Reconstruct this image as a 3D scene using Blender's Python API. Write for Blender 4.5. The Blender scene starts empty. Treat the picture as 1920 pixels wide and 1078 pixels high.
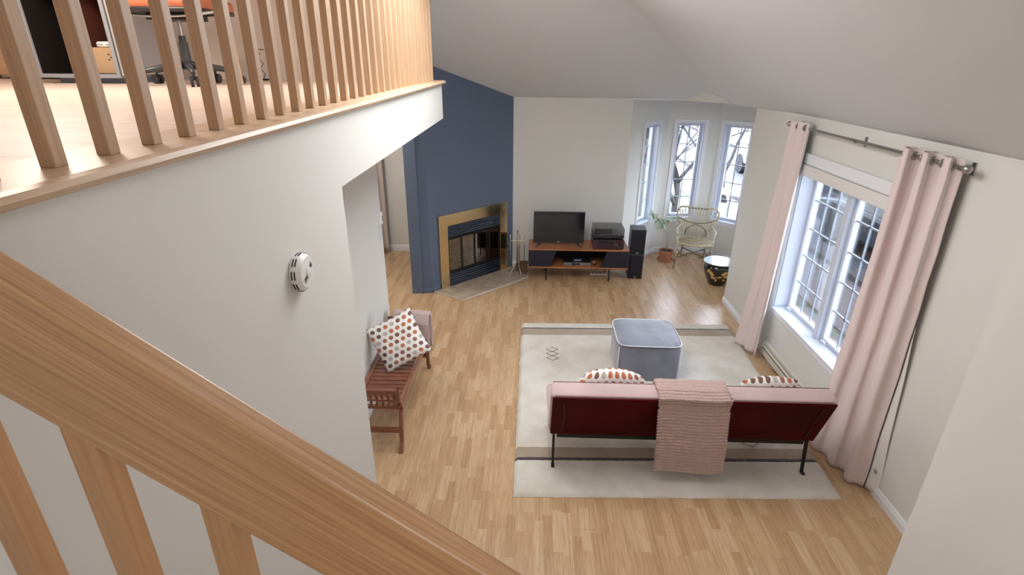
import bpy, bmesh, math, random
from mathutils import Vector, Matrix, noise
random.seed(7)
PI = math.pi
SC = bpy.context.scene
COL = SC.collection
# ------------------------------------------------------------------ camera, light, exposure
F_PX = 1007.64
def camera():
    pitch, yaw, roll = math.radians(23.15375507), math.radians(1.84081107), math.radians(0.44358446)
    cp, sp, cy, sy = math.cos(pitch), math.sin(pitch), math.cos(yaw), math.sin(yaw)
    fw = Vector((-sy*cp, cy*cp, -sp)); rt = Vector((cy, sy, 0)); up = rt.cross(fw)
    r2 = rt*math.cos(roll)+up*math.sin(roll); u2 = up*math.cos(roll)-rt*math.sin(roll)
    cd = bpy.data.cameras.new('camera'); cam = bpy.data.objects.new('camera', cd); COL.objects.link(cam)
    cd.sensor_width = 36; cd.lens = 36*F_PX/1920; cd.clip_start = .05; cd.clip_end = 500
    M = Matrix(((r2.x, u2.x, -fw.x, 0), (r2.y, u2.y, -fw.y, 0), (r2.z, u2.z, -fw.z, 3.0), (0, 0, 0, 1)))
    cam.matrix_world = M
    SC.camera = cam
camera()
W = bpy.data.worlds.new('world'); SC.world = W; W.use_nodes = True
wn = W.node_tree; bgn = wn.nodes['Background']
tc = wn.nodes.new('ShaderNodeTexCoord'); sx = wn.nodes.new('ShaderNodeSeparateXYZ'); rp = wn.nodes.new('ShaderNodeValToRGB')
wn.links.new(tc.outputs['Generated'], sx.inputs[0]); wn.links.new(sx.outputs['Z'], rp.inputs[0]); wn.links.new(rp.outputs[0], bgn.inputs[0])
rp.color_ramp.elements[0].position = 0; rp.color_ramp.elements[0].color = (.90, .95, 1, 1)
rp.color_ramp.elements[1].position = .8; rp.color_ramp.elements[1].color = (.74, .82, 1, 1)
bgn.inputs[1].default_value = 17
SC.view_settings.view_transform = 'Standard'; SC.view_settings.look = 'None'
SC.view_settings.gamma = 1; SC.view_settings.use_curve_mapping = False
SC.view_settings.exposure = 0.0
def lamp(name, kind, loc, energy, size, col=(1, 1, 1), rot=(0, 0, 0)):
    ld = bpy.data.lights.new(name, kind); ld.energy = energy; ld.color = col
    if kind == 'AREA': ld.shape = 'DISK'; ld.size = size
    else: ld.shadow_soft_size = size
    o = bpy.data.objects.new(name, ld); COL.objects.link(o); o.location = loc; o.rotation_euler = rot
    return o
lamp('room_fill', 'POINT', (.0, 2.6, 3.2), 16, .45, (.95, .975, 1))      # unseen fill light added to brighten the room, above the frame
lamp('overhead_fill', 'AREA', (.1, 3.7, 3.62), 96, 2.2, (.95, .975, 1))     # broad soft fill added overhead without a fitting, above the frame
lamp('landing_fill', 'POINT', (.9, -.9, 2.9), 28, .4, (.98, .98, 1))        # added fill over the stair landing, behind the camera
lamp('loft_lamp', 'POINT', (-2.6, 2.9, 3.95), 88, .2, (1, .88, .76))          # warm lamp in the loft office
lamp('hall_fill', 'POINT', (-2.3, 6.6, 2.3), 45, .12, (1, .92, .84))         # warm unseen fill added in the hall below the loft

# ------------------------------------------------------------------ materials
MATS = {}
def mat(name, col, rough=.6, metal=0, bump=0, bscale=60, spec=.5, sheen=0, var=0, vscale=3, coat=0):
    if name in MATS: return MATS[name]
    m = bpy.data.materials.new(name); m.use_nodes = True; nt = m.node_tree; b = nt.nodes['Principled BSDF']
    c = tuple(col)+(1,)
    b.inputs['Base Color'].default_value = c; b.inputs['Roughness'].default_value = rough
    b.inputs['Metallic'].default_value = metal; b.inputs['Specular IOR Level'].default_value = spec
    b.inputs['Sheen Weight'].default_value = sheen; b.inputs['Coat Weight'].default_value = coat
    t = nt.nodes.new('ShaderNodeTexCoord')
    if var:
        n = nt.nodes.new('ShaderNodeTexNoise'); n.inputs['Scale'].default_value = vscale; n.inputs['Detail'].default_value = 5
        nt.links.new(t.outputs['Object'], n.inputs['Vector'])
        r = nt.nodes.new('ShaderNodeValToRGB'); nt.links.new(n.outputs[0], r.inputs[0]); nt.links.new(r.outputs[0], b.inputs['Base Color'])
        r.color_ramp.elements[0].position = .3; r.color_ramp.elements[1].position = .7
        r.color_ramp.elements[0].color = tuple(x*(1-var) for x in col)+(1,); r.color_ramp.elements[1].color = tuple(min(1, x*(1+var)) for x in col)+(1,)
    if bump:
        n = nt.nodes.new('ShaderNodeTexNoise'); n.inputs['Scale'].default_value = bscale; n.inputs['Detail'].default_value = 4
        nt.links.new(t.outputs['Object'], n.inputs['Vector'])
        bp = nt.nodes.new('ShaderNodeBump'); bp.inputs['Strength'].default_value = bump; bp.inputs['Distance'].default_value = .01
        nt.links.new(n.outputs[0], bp.inputs['Height']); nt.links.new(bp.outputs[0], b.inputs['Normal'])
    MATS[name] = m; return m
def wood(name, c1, c2, axis=0, scale=8, rough=.4, stretch=14, coat=.2, bump=.1):
    if name in MATS: return MATS[name]
    m = bpy.data.materials.new(name); m.use_nodes = True; nt = m.node_tree; b = nt.nodes['Principled BSDF']
    b.inputs['Roughness'].default_value = rough; b.inputs['Coat Weight'].default_value = coat; b.inputs['Coat Roughness'].default_value = .25
    t = nt.nodes.new('ShaderNodeTexCoord'); mp = nt.nodes.new('ShaderNodeMapping')
    s = [scale*stretch/2]*3; s[axis] = scale*.45
    oi = nt.nodes.new('ShaderNodeObjectInfo'); ad = nt.nodes.new('ShaderNodeVectorMath'); ad.operation = 'ADD'
    sc_ = nt.nodes.new('ShaderNodeMath'); sc_.operation = 'MULTIPLY'; sc_.inputs[1].default_value = 30
    nt.links.new(oi.outputs['Random'], sc_.inputs[0]); nt.links.new(t.outputs['Object'], ad.inputs[0]); nt.links.new(sc_.outputs[0], ad.inputs[1])
    mp.inputs['Scale'].default_value = s; nt.links.new(ad.outputs[0], mp.inputs[0])
    n = nt.nodes.new('ShaderNodeTexNoise'); n.inputs['Scale'].default_value = 1; n.inputs['Detail'].default_value = 7; n.inputs['Roughness'].default_value = .62; n.inputs['Distortion'].default_value = .5
    nt.links.new(mp.outputs[0], n.inputs['Vector'])
    r = nt.nodes.new('ShaderNodeValToRGB'); r.color_ramp.elements[0].position = .33; r.color_ramp.elements[1].position = .66
    r.color_ramp.elements[0].color = tuple(c2)+(1,); r.color_ramp.elements[1].color = tuple(c1)+(1,)
    nt.links.new(n.outputs[0], r.inputs[0]); nt.links.new(r.outputs[0], b.inputs['Base Color'])
    bp = nt.nodes.new('ShaderNodeBump'); bp.inputs['Strength'].default_value = bump; bp.inputs['Distance'].default_value = .002
    nt.links.new(n.outputs[0], bp.inputs['Height']); nt.links.new(bp.outputs[0], b.inputs['Normal'])
    MATS[name] = m; return m
def mathn(nt, op, a, b=None):
    n = nt.nodes.new('ShaderNodeMath'); n.operation = op
    for i, v in enumerate((a, b)):
        if v is None: continue
        if isinstance(v, (int, float)): n.inputs[i].default_value = v
        else: nt.links.new(v, n.inputs[i])
    return n.outputs[0]
def laminate():
    m = bpy.data.materials.new('laminate'); m.use_nodes = True; nt = m.node_tree; b = nt.nodes['Principled BSDF']
    b.inputs['Roughness'].default_value = .27; b.inputs['Specular IOR Level'].default_value = .5
    g = nt.nodes.new('ShaderNodeNewGeometry'); sp = nt.nodes.new('ShaderNodeSeparateXYZ'); nt.links.new(g.outputs['Position'], sp.inputs[0])
    ix = mathn(nt, 'FLOOR', mathn(nt, 'DIVIDE', mathn(nt, 'ADD', sp.outputs['X'], 10), .065))
    w1 = nt.nodes.new('ShaderNodeTexWhiteNoise'); w1.noise_dimensions = '1D'; nt.links.new(ix, w1.inputs['W'])
    yy = mathn(nt, 'ADD', mathn(nt, 'DIVIDE', sp.outputs['Y'], .36), mathn(nt, 'MULTIPLY', w1.outputs['Value'], 9))
    iy = mathn(nt, 'FLOOR', yy)
    cb = nt.nodes.new('ShaderNodeCombineXYZ'); nt.links.new(ix, cb.inputs[0]); nt.links.new(iy, cb.inputs[1])
    w2 = nt.nodes.new('ShaderNodeTexWhiteNoise'); w2.noise_dimensions = '2D'; nt.links.new(cb.outputs[0], w2.inputs['Vector'])
    r = nt.nodes.new('ShaderNodeValToRGB'); cr = r.color_ramp
    cr.elements[0].position = 0; cr.elements[0].color = (.50, .315, .17, 1); cr.elements[1].position = 1; cr.elements[1].color = (.64, .45, .275, 1)
    e = cr.elements.new(.5); e.color = (.58, .385, .215, 1)
    nt.links.new(w2.outputs['Value'], r.inputs[0])
    mp = nt.nodes.new('ShaderNodeMapping'); mp.inputs['Scale'].default_value = (95, 5, 5)
    av = nt.nodes.new('ShaderNodeVectorMath'); av.operation = 'ADD'; mv = nt.nodes.new('ShaderNodeVectorMath'); mv.operation = 'SCALE'; mv.inputs['Scale'].default_value = 7
    nt.links.new(w2.outputs['Color'], mv.inputs[0]); nt.links.new(g.outputs['Position'], av.inputs[0]); nt.links.new(mv.outputs[0], av.inputs[1]); nt.links.new(av.outputs[0], mp.inputs[0])
    n = nt.nodes.new('ShaderNodeTexNoise'); n.inputs['Scale'].default_value = 1; n.inputs['Detail'].default_value = 6; n.inputs['Distortion'].default_value = .7; nt.links.new(mp.outputs[0], n.inputs['Vector'])
    mx = nt.nodes.new('ShaderNodeMix'); mx.data_type = 'RGBA'; mx.blend_type = 'MULTIPLY'; mx.inputs['Factor'].default_value = .55
    r2 = nt.nodes.new('ShaderNodeValToRGB'); r2.color_ramp.elements[0].position = .3; r2.color_ramp.elements[0].color = (.6, .52, .46, 1); r2.color_ramp.elements[1].position = .62; r2.color_ramp.elements[1].color = (1, 1, 1, 1)
    nt.links.new(n.outputs[0], r2.inputs[0]); nt.links.new(r.outputs[0], mx.inputs['A']); nt.links.new(r2.outputs[0], mx.inputs['B'])
    nt.links.new(mx.outputs['Result'], b.inputs['Base Color'])
    return m
def dots_mat():
    m = bpy.data.materials.new('dotted_cotton'); m.use_nodes = True; nt = m.node_tree; b = nt.nodes['Principled BSDF']; b.inputs['Roughness'].default_value = .85
    t = nt.nodes.new('ShaderNodeTexCoord'); sp = nt.nodes.new('ShaderNodeSeparateXYZ'); nt.links.new(t.outputs['UV'], sp.inputs[0])
    N = 7.2
    v = mathn(nt, 'MULTIPLY', sp.outputs['Y'], N*1.1); iv = mathn(nt, 'FLOOR', v)
    u = mathn(nt, 'ADD', mathn(nt, 'MULTIPLY', sp.outputs['X'], N), mathn(nt, 'MULTIPLY', mathn(nt, 'MODULO', iv, 2), .5)); iu = mathn(nt, 'FLOOR', u)
    du = mathn(nt, 'SUBTRACT', mathn(nt, 'SUBTRACT', u, iu), .5); dv = mathn(nt, 'SUBTRACT', mathn(nt, 'SUBTRACT', v, iv), .5)
    d = mathn(nt, 'SQRT', mathn(nt, 'ADD', mathn(nt, 'MULTIPLY', du, du), mathn(nt, 'MULTIPLY', dv, dv)))
    ins = mathn(nt, 'LESS_THAN', d, .335)
    cb = nt.nodes.new('ShaderNodeCombineXYZ'); nt.links.new(iu, cb.inputs[0]); nt.links.new(iv, cb.inputs[1])
    w = nt.nodes.new('ShaderNodeTexWhiteNoise'); w.noise_dimensions = '2D'; nt.links.new(cb.outputs[0], w.inputs['Vector'])
    r = nt.nodes.new('ShaderNodeValToRGB'); cr = r.color_ramp; cr.interpolation = 'CONSTANT'
    cr.elements[0].position = 0; cr.elements[0].color = (.52, .17, .08, 1); cr.elements[1].position = .3; cr.elements[1].color = (.20, .10, .08, 1)
    e = cr.elements.new(.55); e.color = (.50, .47, .42, 1); e = cr.elements.new(.8); e.color = (.33, .15, .10, 1)
    nt.links.new(w.outputs['Value'], r.inputs[0])
    mx = nt.nodes.new('ShaderNodeMix'); mx.data_type = 'RGBA'; nt.links.new(ins, mx.inputs['Factor']); mx.inputs['A'].default_value = (.85, .83, .79, 1); nt.links.new(r.outputs[0], mx.inputs['B'])
    nt.links.new(mx.outputs['Result'], b.inputs['Base Color']); return m
def glass_mat(name='window_glass', tint=(.96, .98, 1), g=.09):
    m = bpy.data.materials.new(name); m.use_nodes = True; nt = m.node_tree; nt.nodes.clear()
    o = nt.nodes.new('ShaderNodeOutputMaterial'); mx = nt.nodes.new('ShaderNodeMixShader'); t = nt.nodes.new('ShaderNodeBsdfTransparent'); gl = nt.nodes.new('ShaderNodeBsdfGlossy')
    t.inputs[0].default_value = tint+(1,); gl.inputs['Roughness'].default_value = .02
    f = nt.nodes.new('ShaderNodeFresnel'); f.inputs[0].default_value = 1.45; a = mathn(nt, 'ADD', mathn(nt, 'MULTIPLY', f.outputs[0], .8), g-.05)
    nt.links.new(a, mx.inputs[0]); nt.links.new(t.outputs[0], mx.inputs[1]); nt.links.new(gl.outputs[0], mx.inputs[2]); nt.links.new(mx.outputs[0], o.inputs[0]); return m
WALL = mat('wall_paint', (.71, .70, .665), .75, bump=.03, bscale=300)
CEIL = mat('ceiling_paint', (.73, .74, .76), .85, bump=.05, bscale=220)
BLUE = mat('navy_paint', (.10, .13, .195), .55, bump=.03, bscale=300)
TRIM = mat('white_trim', (.78, .79, .82), .4)
PVC = mat('window_vinyl', (.62, .66, .75), .35)
MUN = mat('muntin_vinyl', (.30, .33, .38), .4)
OAK = wood('oak', (.58, .34, .17), (.37, .19, .08), 0, 6, .38, 70, .3)
OAKZ = wood('oak_upright', (.52, .35, .22), (.40, .255, .155), 2, 7, .45, 45, .15)
OAKY = wood('oak_nosing', (.60, .43, .29), (.47, .32, .20), 1, 7, .42, 45, .15)  # nosing oak lightened: its gloss under the light is put into the colour
LOFTW = wood('loft_boards', (.70, .56, .47), (.58, .45, .37), 0, 3, .5, 10, .1)
LAM = laminate(); DOTS = dots_mat(); GLASS = glass_mat()
BLACK = mat('black_metal', (.012, .012, .013), .4, .3)
BLKP = mat('black_plastic', (.02, .02, .024), .35)
BRASS = mat('polished_brass', (.80, .66, .40), .16, 1)
STEEL = mat('brushed_steel', (.42, .41, .40), .3, 1)
PINK = mat('pink_curtain', (.76, .63, .61), .85, bump=.25, bscale=120, sheen=.2)
LINING = mat('curtain_lining', (.80, .78, .76), .85)
VELVET = mat('pink_velvet', (.58, .42, .42), .72, sheen=.5, var=.1, vscale=5)
THROW = mat('pink_chenille', (.66, .46, .42), .95, bump=1, bscale=160, sheen=.4, var=.08, vscale=40)
THROW2 = mat('dusty_rose_fleece', (.56, .41, .38), .95, bump=1, bscale=160, sheen=.4, var=.08, vscale=40)
REDB = mat('burgundy_board', (.060, .001, .0015), .5, spec=.08, var=.35, vscale=2)
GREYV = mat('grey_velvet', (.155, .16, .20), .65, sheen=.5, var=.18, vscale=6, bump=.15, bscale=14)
PIPE = mat('white_piping', (.68, .68, .70), .6)
RATTAN = mat('rattan', (.42, .35, .22), .5, var=.35, vscale=30)
RATD = mat('rattan_dark', (.16, .12, .06), .55, var=.3, vscale=30)
TERRA = mat('terracotta', (.50, .20, .12), .75, var=.12, vscale=10)
SOIL = mat('soil', (.06, .04, .03), .95, bump=1, bscale=80)
LEAF = mat('leaf', (.30, .37, .26), .5, var=.2, vscale=20)
BARK = mat('plant_stem', (.44, .38, .28), .8)
WALNUT = wood('walnut_veneer', (.50, .20, .085), (.36, .13, .05), 0, 6, .4, 12, .2)
BENCHW = wood('bench_wood', (.30, .105, .05), (.12, .035, .018), 0, 6, .35, 8, .4)
BENCHY = wood('bench_rail_wood', (.30, .12, .07), (.15, .05, .03), 1, 6, .35, 8, .4)
CREAM = mat('heater_enamel', (.66, .62, .54), .45)
DARK = mat('dark_slot', (.01, .009, .008), .8)
WHITEP = mat('white_plastic', (.82, .81, .79), .4)
GREYP = mat('grey_laminate', (.33, .33, .35), .5)

# ------------------------------------------------------------------ mesh helpers
class MB:
    def __init__(s): s.v = []; s.f = []
    def add(s, vs, fs, M=None):
        k = len(s.v); s.v += [tuple(M @ Vector(p)) if M else tuple(p) for p in vs]; s.f += [tuple(i+k for i in f) for f in fs]; return s
    def box(s, x0, x1, y0, y1, z0, z1, M=None):
        return s.add([(x0, y0, z0), (x1, y0, z0), (x1, y1, z0), (x0, y1, z0), (x0, y0, z1), (x1, y0, z1), (x1, y1, z1), (x0, y1, z1)],
                     [(0, 3, 2, 1), (4, 5, 6, 7), (0, 1, 5, 4), (1, 2, 6, 5), (2, 3, 7, 6), (3, 0, 4, 7)], M)
    def prism(s, poly, a0, a1, axis='z', M=None):
        n = len(poly)
        def P(p, a): return {'z': (p[0], p[1], a), 'y': (p[0], a, p[1]), 'x': (a, p[0], p[1])}[axis]
        vs = [P(p, a0) for p in poly]+[P(p, a1) for p in poly]
        return s.add(vs, [tuple(range(n))[::-1], tuple(range(n, 2*n))]+[(i, (i+1) % n, (i+1) % n+n, i+n) for i in range(n)], M)
    def cyl(s, p0, p1, r0, r1=None, n=12, M=None):
        return s.tube([p0, p1], [r0, r0 if r1 is None else r1], n, M)
    def tube(s, pts, r, n=8, M=None, closed=False):
        pts = [Vector(p) for p in pts]; m = len(pts)
        rr = r if isinstance(r, (list, tuple)) else [r]*m
        vs = []; prev = None
        for i, p in enumerate(pts):
            if closed: t = pts[(i+1) % m]-pts[i-1]
            else: t = pts[min(i+1, m-1)]-pts[max(i-1, 0)]
            if t.length < 1e-9: t = Vector((0, 0, 1))
            t.normalize()
            if prev is None:
                a = Vector((0, 0, 1)) if abs(t.z) < .9 else Vector((1, 0, 0)); u = t.cross(a).normalized()
            else:
                u = prev-t*prev.dot(t); u = u.normalized() if u.length > 1e-6 else t.orthogonal().normalized()
            prev = u; w = t.cross(u)
            vs += [p+(u*math.cos(2*PI*k/n)+w*math.sin(2*PI*k/n))*rr[i] for k in range(n)]
        fs = []
        for i in range(m if closed else m-1):
            j = (i+1) % m
            fs += [(i*n+k, i*n+(k+1) % n, j*n+(k+1) % n, j*n+k) for k in range(n)]
        if not closed: fs += [tuple(range(n))[::-1], tuple(range((m-1)*n, m*n))]
        return s.add(vs, fs, M)
    def lathe(s, prof, n=28, M=None):
        m = len(prof); vs = [(r*math.cos(2*PI*k/n), r*math.sin(2*PI*k/n), z) for r, z in prof for k in range(n)]
        fs = [(i*n+k, i*n+(k+1) % n, (i+1)*n+(k+1) % n, (i+1)*n+k) for i in range(m-1) for k in range(n)]
        fs += [tuple(range(n))[::-1], tuple(range((m-1)*n, m*n))]
        return s.add(vs, fs, M)
    def grid(s, nu, nv, fn, M=None):
        vs = [fn(i/nu, j/nv) for j in range(nv+1) for i in range(nu+1)]
        return s.add(vs, [(j*(nu+1)+i, j*(nu+1)+i+1, (j+1)*(nu+1)+i+1, (j+1)*(nu+1)+i) for j in range(nv) for i in range(nu)], M)
    def sphere(s, c, r, n=16, m=10, sc=(1, 1, 1)):
        vs = []; fs = []
        for j in range(m+1):
            a = PI*j/m
            for k in range(n): vs.append((c[0]+r*sc[0]*math.sin(a)*math.cos(2*PI*k/n), c[1]+r*sc[1]*math.sin(a)*math.sin(2*PI*k/n), c[2]+r*sc[2]*math.cos(a)))
        for j in range(m):
            for k in range(n): fs.append((j*n+k, j*n+(k+1) % n, (j+1)*n+(k+1) % n, (j+1)*n+k))
        return s.add(vs, fs)
    def build(s, name, m, parent=None, smooth=False, bevel=0, seg=2, solid=0, sub=0, uv=None, loc=None, rotz=0, fixn=True):
        me = bpy.data.meshes.new(name); me.from_pydata(s.v, [], s.f); me.update()
        if uv:
            ul = me.uv_layers.new(name='UVMap')
            for lp in me.loops: ul.data[lp.index].uv = uv(me.vertices[lp.vertex_index].co)
        if fixn:
            bm = bmesh.new(); bm.from_mesh(me)
            bmesh.ops.remove_doubles(bm, verts=bm.verts, dist=1e-6)
            bmesh.ops.recalc_face_normals(bm, faces=bm.faces); bm.to_mesh(me); bm.free()
        me.materials.append(m)
        if smooth:
            for p in me.polygons: p.use_smooth = True
        o = bpy.data.objects.new(name, me); COL.objects.link(o)
        if parent: o.parent = parent
        if loc: o.location = loc
        if rotz: o.rotation_euler.z = rotz
        if solid: d = o.modifiers.new('solid', 'SOLIDIFY'); d.thickness = solid; d.offset = 0
        if bevel: d = o.modifiers.new('bevel', 'BEVEL'); d.width = bevel; d.segments = seg; d.limit_method = 'ANGLE'; d.angle_limit = .6
        if sub: d = o.modifiers.new('sub', 'SUBSURF'); d.levels = sub; d.render_levels = sub
        if smooth == 'auto':
            for e in me.edges: pass
            me.set_sharp_from_angle(angle=.7)
        return o
def B(*a): return MB().box(*a)
def tag(o, label=None, cat=None, group=None, kind=None):
    if label: o['label'] = label
    if cat: o['category'] = cat
    if group: o['group'] = group
    if kind: o['kind'] = kind
    return o
def thing(name, label, cat, loc=(0, 0, 0), rotz=0, group=None, kind=None):
    o = bpy.data.objects.new(name, None); COL.objects.link(o); o.location = loc; o.rotation_euler.z = rotz; o.empty_display_size = .1
    return tag(o, label, cat, group, kind)
def struct(name, loc=(0, 0, 0), rotz=0): return thing(name, None, None, loc, rotz, kind='structure')
def copy_tree(o, parent=None):
    c = o.copy(); COL.objects.link(c); c.parent = parent
    for ch in list(o.children): copy_tree(ch, c)
    return c
def clip(poly, cp):
    n = len(cp)
    for i in range(n):
        a, b = cp[i], cp[(i+1) % n]; out = []
        def sd(p): return (b[0]-a[0])*(p[1]-a[1])-(b[1]-a[1])*(p[0]-a[0])
        for j in range(len(poly)):
            p, q = poly[j], poly[(j+1) % len(poly)]; sp, sq = sd(p), sd(q)
            if sp >= 0: out.append(p)
            if (sp > 0 and sq < 0) or (sp < 0 and sq > 0):
                t = sp/(sp-sq); out.append((p[0]+(q[0]-p[0])*t, p[1]+(q[1]-p[1])*t))
        poly = out
        if len(poly) < 3: return None
    ar = sum(poly[i][0]*poly[(i+1) % len(poly)][1]-poly[(i+1) % len(poly)][0]*poly[i][1] for i in range(len(poly)))/2
    return poly if abs(ar) > 2e-3 else None
def frm(o, d, up):
    """matrix with x along d, z near up, origin o"""
    d = Vector(d).normalized(); y = Vector(up).cross(d).normalized(); z = d.cross(y)
    return Matrix(((d.x, y.x, z.x, o[0]), (d.y, y.y, z.y, o[1]), (d.z, y.z, z.z, o[2]), (0, 0, 0, 1)))

# ------------------------------------------------------------------ plan of the room
XR, YF = 2.63, 7.87
P0, P1, P2, P3, P4, P5 = (1.40, YF), (2.11, 8.67), (2.88, 8.67), (3.43, 8.12), (3.43, 7.35), (XR, 6.68)
B0, B1, BL = (-1.32, 6.785), (-.25, YF), (-1.585, 6.735)
XF, LZ, HZ = -.80, 2.81, 2.49          # loft fascia plane, loft floor height, hall ceiling height
def smin(a, b, k=.05):
    h = max(k-abs(a-b), 0)/k
    return min(a, b)-h*h*k/4
def cz(x, y):
    a = 2.5+.42*(YF-y); b = 2.515+.54*(XR-x); c = 2.526-.0377*(y-5.39)+.545*(XR-x)
    return min(smin(a, smin(b, c, .03), .05), 4.62)
def wall(name, p0, p1, thick, z0, top, m=WALL, holes=()):
    L = math.dist(p0, p1); ang = math.atan2(p1[1]-p0[1], p1[0]-p0[0]); us = {0, L}
    for h in holes: us |= {h[0], h[1]}
    fn = callable(top)
    if fn: us |= {L*i/int(L/.25+1) for i in range(int(L/.25+1))}
    us = sorted(us); mb = MB(); ca, sa = math.cos(ang), math.sin(ang)
    def T(u): return top(p0[0]+ca*u, p0[1]+sa*u) if fn else top
    for a, b in zip(us, us[1:]):
        if b-a < 1e-5: continue
        hs = [h for h in holes if h[0] < (a+b)/2 < h[1]]
        segs = [(z0, z0, T(a), T(b))] if not hs else [(z0, z0, hs[0][2], hs[0][2]), (hs[0][3], hs[0][3], T(a), T(b))]
        for za, zb, ta, tb in segs:
            if ta-za < 1e-4: continue
            mb.add([(a, 0, za), (b, 0, zb), (b, thick, zb), (a, thick, za), (a, 0, ta), (b, 0, tb), (b, thick, tb), (a, thick, ta)],
                   [(0, 3, 2, 1), (4, 5, 6, 7), (0, 1, 5, 4), (1, 2, 6, 5), (2, 3, 7, 6), (3, 0, 4, 7)])
    o = mb.build(name, m, loc=(p0[0], p0[1], 0), rotz=ang, fixn=False)
    return tag(o, kind='structure')
def baseboard(name, p0, p1, h=.085, m=TRIM, z=0):
    L = math.dist(p0, p1); ang = math.atan2(p1[1]-p0[1], p1[0]-p0[0])
    pr = [(0, 0), (-.016, 0), (-.016, h*.62), (-.011, h*.68), (-.011, h*.84), (-.004, h), (0, h)]
    o = MB().prism(pr, 0, L, 'x').build(name, m, loc=(p0[0], p0[1], z), rotz=ang); return tag(o, kind='structure')

# floor
fl = struct('floor')
tag(B(-3.4, 3.6, -1.7, 8.8, -.12, -.009).build('subfloor', mat('subfloor', (.2, .12, .07), .8), fl), 'dark base below the laminate boards')
REG = [[(-1.42, 1.4), (XR, 1.4), (XR, YF), (-1.42, YF)],
       [(P0[0], YF), (3.43, YF), P3, P2, P1][:],
       [(XR, YF), P5, P4, (3.43, YF)],
       [(-3.2, 4.95), (-1.42, 4.95), (-1.42, 8.5), (-3.2, 8.5)]]
k = 0
for i in range(35):
    x0 = -3.2+i*.195; off = (i*.43) % 1.29
    for j in range(9):
        y0 = -.3-off+j*1.29+.5
        for rg in REG:
            q = clip([(x0+.0006, y0+.0006), (x0+.1944, y0+.0006), (x0+.1944, y0+1.2894), (x0+.0006, y0+1.2894)], rg)
            if q: MB().prism(q, -.009, 0).build('floor_plank', LAM, fl); k += 1
print('planks', k)
# ceiling
nx, ny = 160, 190
cm = MB()
pts = {}
def cpt(i, j):
    x = -5.3+(XR+5.3)*i/nx; y = -1.7+(YF+1.7)*j/ny
    return x, y
K1, K2 = (2.10, YF), (XR, 7.30)
def cfn(u, v):
    x = -5.3+(XR+5.3)*u; y = -1.7+(YF+1.7)*v
    return (x, y, cz(x, y))
g = MB().grid(nx, ny, cfn)
def outside_corner(f):
    cx = sum(g.v[i][0] for i in f)/4; cy = sum(g.v[i][1] for i in f)/4
    return (cx-K1[0])/(K2[0]-K1[0])+(cy-K2[1])/(K1[1]-K2[1]) > 1.0
# cut the corner cells, then fill their border up to the cut line with finer strips
bm = bmesh.new(); vv = [bm.verts.new(p) for p in g.v]
for f in g.f: bm.faces.new([vv[i] for i in f])
nrm = Vector((K1[1]-K2[1], K2[0]-K1[0], 0)).normalized()
bmesh.ops.bisect_plane(bm, geom=bm.verts[:]+bm.edges[:]+bm.faces[:], plane_co=(K1[0], K1[1], 2), plane_no=nrm, clear_outer=True)
me = bpy.data.meshes.new('ceiling'); bm.to_mesh(me); bm.free(); me.materials.append(CEIL)
for p in me.polygons: p.use_smooth = True
ceil = bpy.data.objects.new('ceiling', me); COL.objects.link(ceil); tag(ceil, kind='structure')
sd = ceil.modifiers.new('solid', 'SOLIDIFY'); sd.thickness = .06; sd.offset = 1
# drywall triangle above the turret opening and the turret's flat ceiling
tp = []
for i in range(31):
    t = i/30; x = K1[0]+(K2[0]-K1[0])*t; y = K1[1]+(K2[1]-K1[1])*t; tp.append((x, y, cz(x, y)+.01))
mb = MB(); n = len(tp)
mb.add([(x, y, 2.475) for x, y, z in tp]+tp+[(x+.04, y+.04, 2.475) for x, y, z in tp]+[(x+.04, y+.04, z) for x, y, z in tp],
       [(i, i+1, n+i+1, n+i) for i in range(n-1)]+[(2*n+i, 3*n+i, 3*n+i+1, 2*n+i+1) for i in range(n-1)])
tag(mb.build('trim_1', WALL), kind='structure')
tag(MB().prism([(P0[0], YF+.001), (K1[0], YF+.001), (XR+.001, K2[1]), (XR+.001, 6.66), (3.6, 7.3), (3.6, 8.2), (2.9, 8.85), (2.05, 8.85)], 2.475, 2.56).build('ceiling', CEIL), kind='structure')
tag(MB().prism([(-3.3, 5.08), (-1.02, 5.08), (-1.36, 6.8), (-1.3, 8.6), (-3.3, 8.6)], HZ, HZ+.1).build('ceiling', WALL), kind='structure')
for a, b in ((P0, K1), (K2, P5)):
    MB().prism([a, b, (b[0]+(.03 if b[0] > 2.5 else 0), b[1]+(.03 if b[0] < 2.5 else 0)), (a[0]+(.03 if a[0] > 2.5 else 0), a[1]+(.03 if a[0] < 2.5 else 0))], 2.475, 2.56).build('trim_3', CEIL)['kind'] = 'structure'
# walls (each runs left to right as seen from the room; thickness grows outwards)
wall('wall_far', B1, P0, .16, 0, cz)
wall('wall_turret_1', P0, P1, .16, 0, 2.56, holes=[(.41, .82, .60, 2.10)])
wall('wall_turret_2', P1, P2, .16, 0, 2.56, holes=[(.145, .56, .60, 2.10)])
wall('wall_turret_3', P2, P3, .16, 0, 2.56, holes=[(.105, .525, .60, 2.10)])
wall('wall_turret_4', P3, P4, .16, 0, 2.56, holes=[(.21, .625, .60, 2.10)])
wall('wall_turret_5', P4, P5, .16, 0, 2.56, holes=[(.25, .66, .60, 2.10)])
BW = (P5[1]-5.30, P5[1]-3.90, .57, 2.07)
wall('wall_right', P5, (XR, -1.6), .22, 0, lambda x, y: cz(XR, y), holes=[BW])
wall('wall_near', (1.48, 1.6), (1.48, -1.6), 1.14, 0, cz)
wall('wall_left', (XF, -1.6), (XF, 2.245), .62, 0, HZ)
wall('wall_left', (-1.42, 2.245), (-1.42, 4.95), .12, 0, HZ)
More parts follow.
